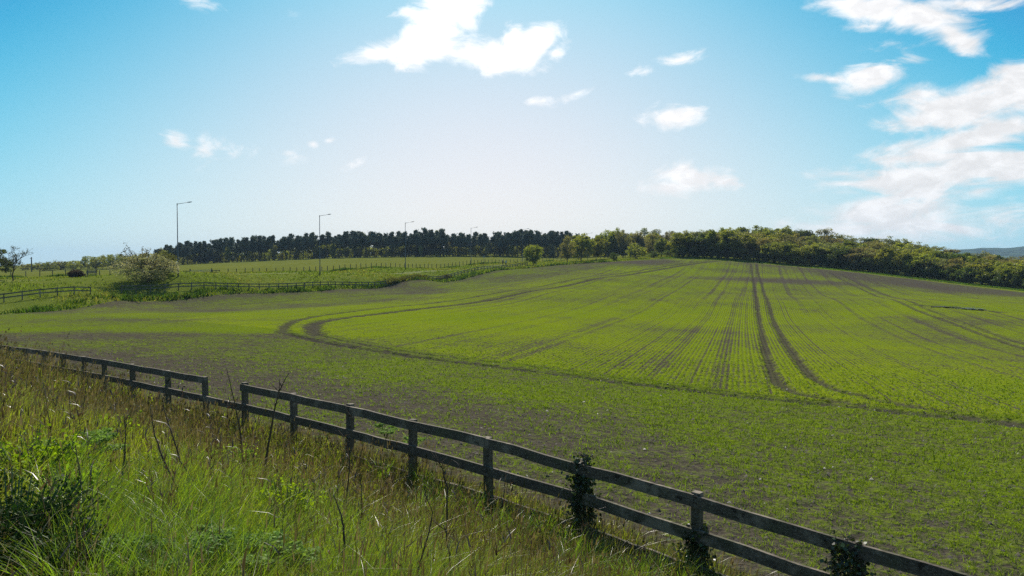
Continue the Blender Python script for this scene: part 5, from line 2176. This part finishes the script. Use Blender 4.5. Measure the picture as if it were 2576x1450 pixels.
def person(px, py, Y, h, label, shirt, legs_c, headwear, shorts, female, phase, rz):
    x = ray(px, py)[0] * Y
    zg = Hs(x, Y)
    root = empty("person", (x, Y, zg), rz, label, "person")
    s = h / 1.75
    st = .20 * phase
    J = {}
    J["pel"] = ((0, 0, .95), (.145, .10))
    J["wai"] = ((0, 0, 1.10), (.125, .095))
    J["che"] = ((0, -.01, 1.30), (.155, .11))
    J["nec"] = ((0, 0, 1.47), .055)
    J["he0"] = ((0, .005, 1.56), (.07, .08))
    J["he1"] = ((0, .01, 1.66), (.078, .095))
    J["he2"] = ((0, .01, 1.74), (.05, .06))
    for sg, n, ph in ((-1, "l", 1), (1, "r", -1)):
        J["sh" + n] = ((sg * .17, 0, 1.40), .055)
        J["el" + n] = ((sg * .23, -.06 * ph * phase * 2 - .02, 1.14), .040)
        J["wr" + n] = ((sg * .25, -.10 * ph * phase * 2 + .06, .90), .028)
        J["ha" + n] = ((sg * .25, -.11 * ph * phase * 2 + .08, .83), (.018, .036))
        J["hi" + n] = ((sg * .09, 0, .90), .085)
        J["kn" + n] = ((sg * .10, ph * st * .6 + .04, .50), .060)
        J["an" + n] = ((sg * .10, ph * st * 1.3 - .02, .09), .042)
        J["to" + n] = ((sg * .11, ph * st * 1.3 + .14, .035), .036)
    keys = list(J)
    ix = {k: i for i, k in enumerate(keys)}
    E = [("pel", "wai"), ("wai", "che"), ("che", "nec"), ("nec", "he0"), ("he0", "he1"), ("he1", "he2")]
    for n in "lr":
        E += [("che", "sh" + n), ("sh" + n, "el" + n), ("el" + n, "wr" + n), ("wr" + n, "ha" + n), ("pel", "hi" + n), ("hi" + n, "kn" + n), ("kn" + n, "an" + n), ("an" + n, "to" + n)]
    b = skin_body("body", [J[k] for k in keys], [(ix[a], ix[c]) for a, c in E], M_SKIN, root)
    # five fingers on each hand, nose and ears: same skin, part of the body mesh's children by kind
    f = MB()
    for n, sg in (("l", -1), ("r", 1)):
        hx, hy, hz = J["ha" + n][0]
        for k, (dy, ln) in enumerate(((-.027, .065), (-.009, .078), (.009, .072), (.026, .055))):
            f.tube([(hx, hy + dy, hz - .02), (hx - sg * .008, hy + dy, hz - .02 - ln * .55), (hx - sg * .022, hy + dy + .004, hz - .02 - ln)], [.010, .009, .007], 6)
        f.tube([(hx, hy + .030, hz + .02), (hx - sg * .012, hy + .058, hz - .01), (hx - sg * .02, hy + .062, hz - .04)], [.011, .010, .007], 6)
    me = f.mesh("fingers", True)
    link("fingers", me, M_SKIN, root)
    f = MB()
    f.tube([(0, .098, 1.665), (0, .118, 1.635), (0, .10, 1.625)], [.008, .015, .012], 6)
    for sg in (-1, 1):
        f.tube([(sg * .078, .01, 1.67), (sg * .092, -.005, 1.655), (sg * .08, .005, 1.625)], [.010, .014, .008], 6)
    link("face_features", f.mesh("face_features", True), M_SKIN, root)
    f = MB()
    for sg in (-1, 1):
        f.tube([(sg * .032, .090, 1.665), (sg * .032, .100, 1.665)], [.012, .010], 8)
    f.tube([(-.025, .092, 1.60), (0, .099, 1.598), (.025, .092, 1.60)], .006, 5)
    link("eyes_and_mouth", f.mesh("eyes_and_mouth", True), cloth("dark_detail", (.05, .025, .02)), root)

    def grow(name, ks, es, mat, d, cut=None):
        ii = {k: i for i, k in enumerate(ks)}
        jj = []
        for k in ks:
            p, r = J[k]
            r = (r, r) if not hasattr(r, "__len__") else r
            if cut and k in cut:
                q, t = cut[k]
                p = tuple(np.array(p) * t + np.array(J[q][0]) * (1 - t))
            jj.append((p, (r[0] + d, r[1] + d)))
        skin_body(name, jj, [(ii[a], ii[c]) for a, c in es], mat, root)
    grow("shirt", ["pel", "wai", "che", "shl", "shr", "ell", "elr"], [("pel", "wai"), ("wai", "che"), ("che", "shl"), ("che", "shr"), ("shl", "ell"), ("shr", "elr")], cloth("shirt_cloth", shirt), .018,
         {"ell": ("shl", .6), "elr": ("shr", .6), "pel": ("wai", .7)})
    ks = ["pel", "hil", "hir", "knl", "knr"] + ([] if shorts else ["anl", "anr"])
    es = [("pel", "hil"), ("pel", "hir"), ("hil", "knl"), ("hir", "knr")] + ([] if shorts else [("knl", "anl"), ("knr", "anr")])
    grow("shorts" if shorts else "trousers", ks, es, cloth("leg_cloth", legs_c), .022 if shorts else .016)
    for n in "lr":
        ax, ay, az = J["an" + n][0]
        m = MB()
        m.tube([(ax, ay - .07, .05), (ax, ay + .02, .06), (ax, ay + .17, .04)], [.05, .056, .04], 8)
        m.build("shoe", cloth("shoe", (.05, .05, .05)), root, True)
    if female:
        hair = [((0, -.01, 1.74), .085), ((0, -.045, 1.66), (.095, .075)), ((0, -.075, 1.54), (.085, .05)), ((0, -.085, 1.42), (.06, .035))]
        skin_body("hair", hair, [(0, 1), (1, 2), (2, 3)], cloth("hair", (.62, .50, .34)), root)
    else:
        hair = [((0, -.02, 1.70), .080), ((0, -.035, 1.62), (.075, .06))]
        skin_body("hair", hair, [(0, 1)], cloth("hair", (.06, .045, .035)), root)
    if headwear:
        m = MB()
        V, F = [], []
        for i in range(6):
            a = i / 5 * math.pi / 2
            for k in range(14):
                t = 2 * math.pi * k / 14
                V.append((math.cos(a) * .105 * math.cos(t), math.cos(a) * .122 * math.sin(t) + .01, 1.715 + .095 * math.sin(a)))
        for i in range(5):
            for k in range(14):
                F.append((i * 14 + k, i * 14 + (k + 1) % 14, (i + 1) * 14 + (k + 1) % 14, (i + 1) * 14 + k))
        m.add(V, F)
        m.add([(-.08, .11, 1.715), (.08, .11, 1.715), (.055, .20, 1.70), (-.055, .20, 1.70), (-.08, .11, 1.703), (.08, .11, 1.703), (.055, .20, 1.69), (-.055, .20, 1.69)],
              [(0, 1, 2, 3), (7, 6, 5, 4), (0, 4, 5, 1), (1, 5, 6, 2), (2, 6, 7, 3), (3, 7, 4, 0)])
        m.build("cap", cloth("cap", (.78, .77, .75)), root, True)
    root.scale = (s, s, s)
    return root


person(1264.8, 664.5, 222, 1.80, "person in navy T-shirt, dark shorts and white cap, walking away on the path", (.020, .028, .045), (.018, .022, .035), True, True, False, 1.0, R(-8))
person(1272.6, 665, 220, 1.66, "person with long fair hair, pale blue top and black leggings, walking away", (.30, .55, .62), (.012, .013, .015), False, False, True, -1.0, R(-5))

# ================================================================== rough grass of the far verge and field edges
def verge():
    S = []
    n = 90000
    x = RNG.uniform(-95, 60, n)
    y = RNG.uniform(55, 300, n)
    m = (field_sd(x, y) < -.05) & (np.abs(np.arctan2(x, y)) < R(41)) & (FN[0] * x + FN[1] * y > 30)
    x, y = x[m], y[m]
    poly = np.array(list(WIRE_LINE) + [np.array([120.0, 480.0]), np.array([-500.0, 480.0]), np.array([-500.0, 120.0])])
    m = (~inside(x, y, poly)) & (seg_dist(x, y, PATH) > 0.7)
    x, y = x[m], y[m]
    pat = fbm(x * .16, y * .16, 13, 3)
    near_edge = np.exp(-(seg_dist(x, y, LEFT_EDGE) / 3.0) ** 2)
    k = RNG.random(len(x)) < .25 + pat * .7 + near_edge
    mown = (x < -52) & (y > 104) & (y < 124)
    k &= ~(mown & (RNG.random(len(x)) < .85))
    x, y, pat, near_edge = x[k], y[k], pat[k], near_edge[k]
    for rep in range(4):
        n = len(x)
        xx, yy = x + RNG.normal(size=n) * .25, y + RNG.normal(size=n) * .25
        r = np.hypot(xx, yy)
        h = RNG.uniform(.12, .38, n) * (.5 + pat * .9) * (1 + 1.1 * near_edge)
        col = np.array([0.125, 0.165, 0.020])[None] * (.5 + .9 * RNG.random((n, 1)))
        br = (fbm(xx * .10, yy * .10, 67, 3)[:, None] > .53) & (RNG.random((n, 1)) < .55)
        col = np.where(br, np.array([0.19, 0.18, 0.045])[None] * (.6 + .7 * RNG.random((n, 1))), col)
        S.append(blades(np.stack([xx, yy, H(xx, yy) - .03], 1), h, .0014 * r * RNG.uniform(.6, 1.2, n), col, RNG.normal(size=(n, 2)) * .5, 2, .5))
    # dark tussocks along the field's left boundary
    for k in range(len(LEFT_EDGE) - 1):
        a, b = LEFT_EDGE[k], LEFT_EDGE[k + 1]
        L = np.linalg.norm(b - a)
        n = int(L * 60)
        f = RNG.random(n)
        c = a[None] + (b - a)[None] * f[:, None]
        nn = np.array([-(b - a)[1], (b - a)[0]]) / L
        off = RNG.uniform(-.1, 2.6, n)
        c = c + nn[None] * off[:, None] * (1 if field_sd(*(np.array([(a + nn * 1.0 + b + nn * 1.0)[i] / 2]) for i in (0, 1)))[0] < 0 else -1)
        t = fbm(c[:, 0] * .45, c[:, 1] * .45, 33, 2)
        ok = RNG.random(n) < (t - .25) * 1.9
        c, t = c[ok], t[ok]
        n = len(c)
        r = np.hypot(c[:, 0], c[:, 1])
        col = np.array([0.045, 0.085, 0.012])[None] * (.5 + .9 * RNG.random((n, 1)))
        S.append(blades(np.stack([c[:, 0], c[:, 1], H(c[:, 0], c[:, 1]) - .03], 1), RNG.uniform(.25, .85, n) * (.4 + t), .0016 * r, col, RNG.normal(size=(n, 2)) * .6, 2, .6))
    # scrub on the bank where the fences part, and the strip along the wood
    for px0, px1, nn_, cc in ((975, 1130, 9000, (0.095, 0.095, 0.035)),):
        px = RNG.uniform(px0, px1, nn_)
        f = RNG.random(nn_)
        Y = np.interp(px, [975, 1069, 1168], [141, 160, 182]) - f * 3.5 + 2.0
        xx = (px - 1288) / FPX * Y
        m = field_sd(xx, Y) < -.1
        xx, Y = xx[m], Y[m]
        n = len(xx)
        col = np.array(cc)[None] * (.4 + 1.0 * RNG.random((n, 1)))
        S.append(blades(np.stack([xx, Y, H(xx, Y) - .03], 1), RNG.uniform(.3, 1.5, n) * fbm(xx * .3, Y * .3, 4, 2) * 1.3, .2 + 0 * xx, col, RNG.normal(size=(n, 2)) * .7, 2, .7))
    n = 16000
    f = RNG.random(n) * (len(CREST) - 1.001)
    i = f.astype(int)
    C = np.array(CREST)
    c = C[i] * (1 - (f - i))[:, None] + C[i + 1] * (f - i)[:, None]
    c = c * (1 + RNG.uniform(.0, .024, n))[:, None]
    r = np.hypot(c[:, 0], c[:, 1])
    col = np.array([0.075, 0.135, 0.015])[None] * (.6 + .8 * RNG.random((n, 1)))
    S.append(blades(np.stack([c[:, 0], c[:, 1], H(c[:, 0], c[:, 1]) - .03], 1), RNG.uniform(.15, .4, n), .0012 * r, col, RNG.normal(size=(n, 2)) * .5, 2, .5))
    # weeds at the foot of the wire fence
    n = 26000
    px = RNG.uniform(-40, 1420, n)
    Y = np.interp(px, [-400] + wx, [138] + wy) - RNG.uniform(-.3, 2.2, n)
    xx = (px - 1288) / FPX * Y
    t = fbm(xx * .35, Y * .35, 91, 3)
    ok = RNG.random(n) < (t - .3) * 2
    xx, Y, t = xx[ok], Y[ok], t[ok]
    n = len(xx)
    col = np.array([0.045, 0.085, 0.012])[None] * (.5 + .9 * RNG.random((n, 1)))
    S.append(blades(np.stack([xx, Y, H(xx, Y) - .03], 1), RNG.uniform(.2, .75, n) * t * 1.5, .0013 * np.hypot(xx, Y), col, RNG.normal(size=(n, 2)) * .6, 2, .6))
    o = blade_obj("verge_grass", S, mat_leaf("verge_blade", 0.5, gloss=0.0))
    tag(o, "rough grass and weeds on the verge beyond the field", "grass", kind="stuff")


verge()

for tpl, lst in ROWS.items():
    lst.sort(key=lambda q: q[0])
    for k, (px, o) in enumerate(lst):
        o["label"] = tpl.format(o=ORD[k] if len(lst) > 1 else "only").replace("only ", "the only ").replace(" from the left", "" if len(lst) == 1 else " from the left")
for kind, root in PROTO.items():
    if kind not in USED:
        for o in list(root.children):
            bpy.data.objects.remove(o)
        bpy.data.objects.remove(root)
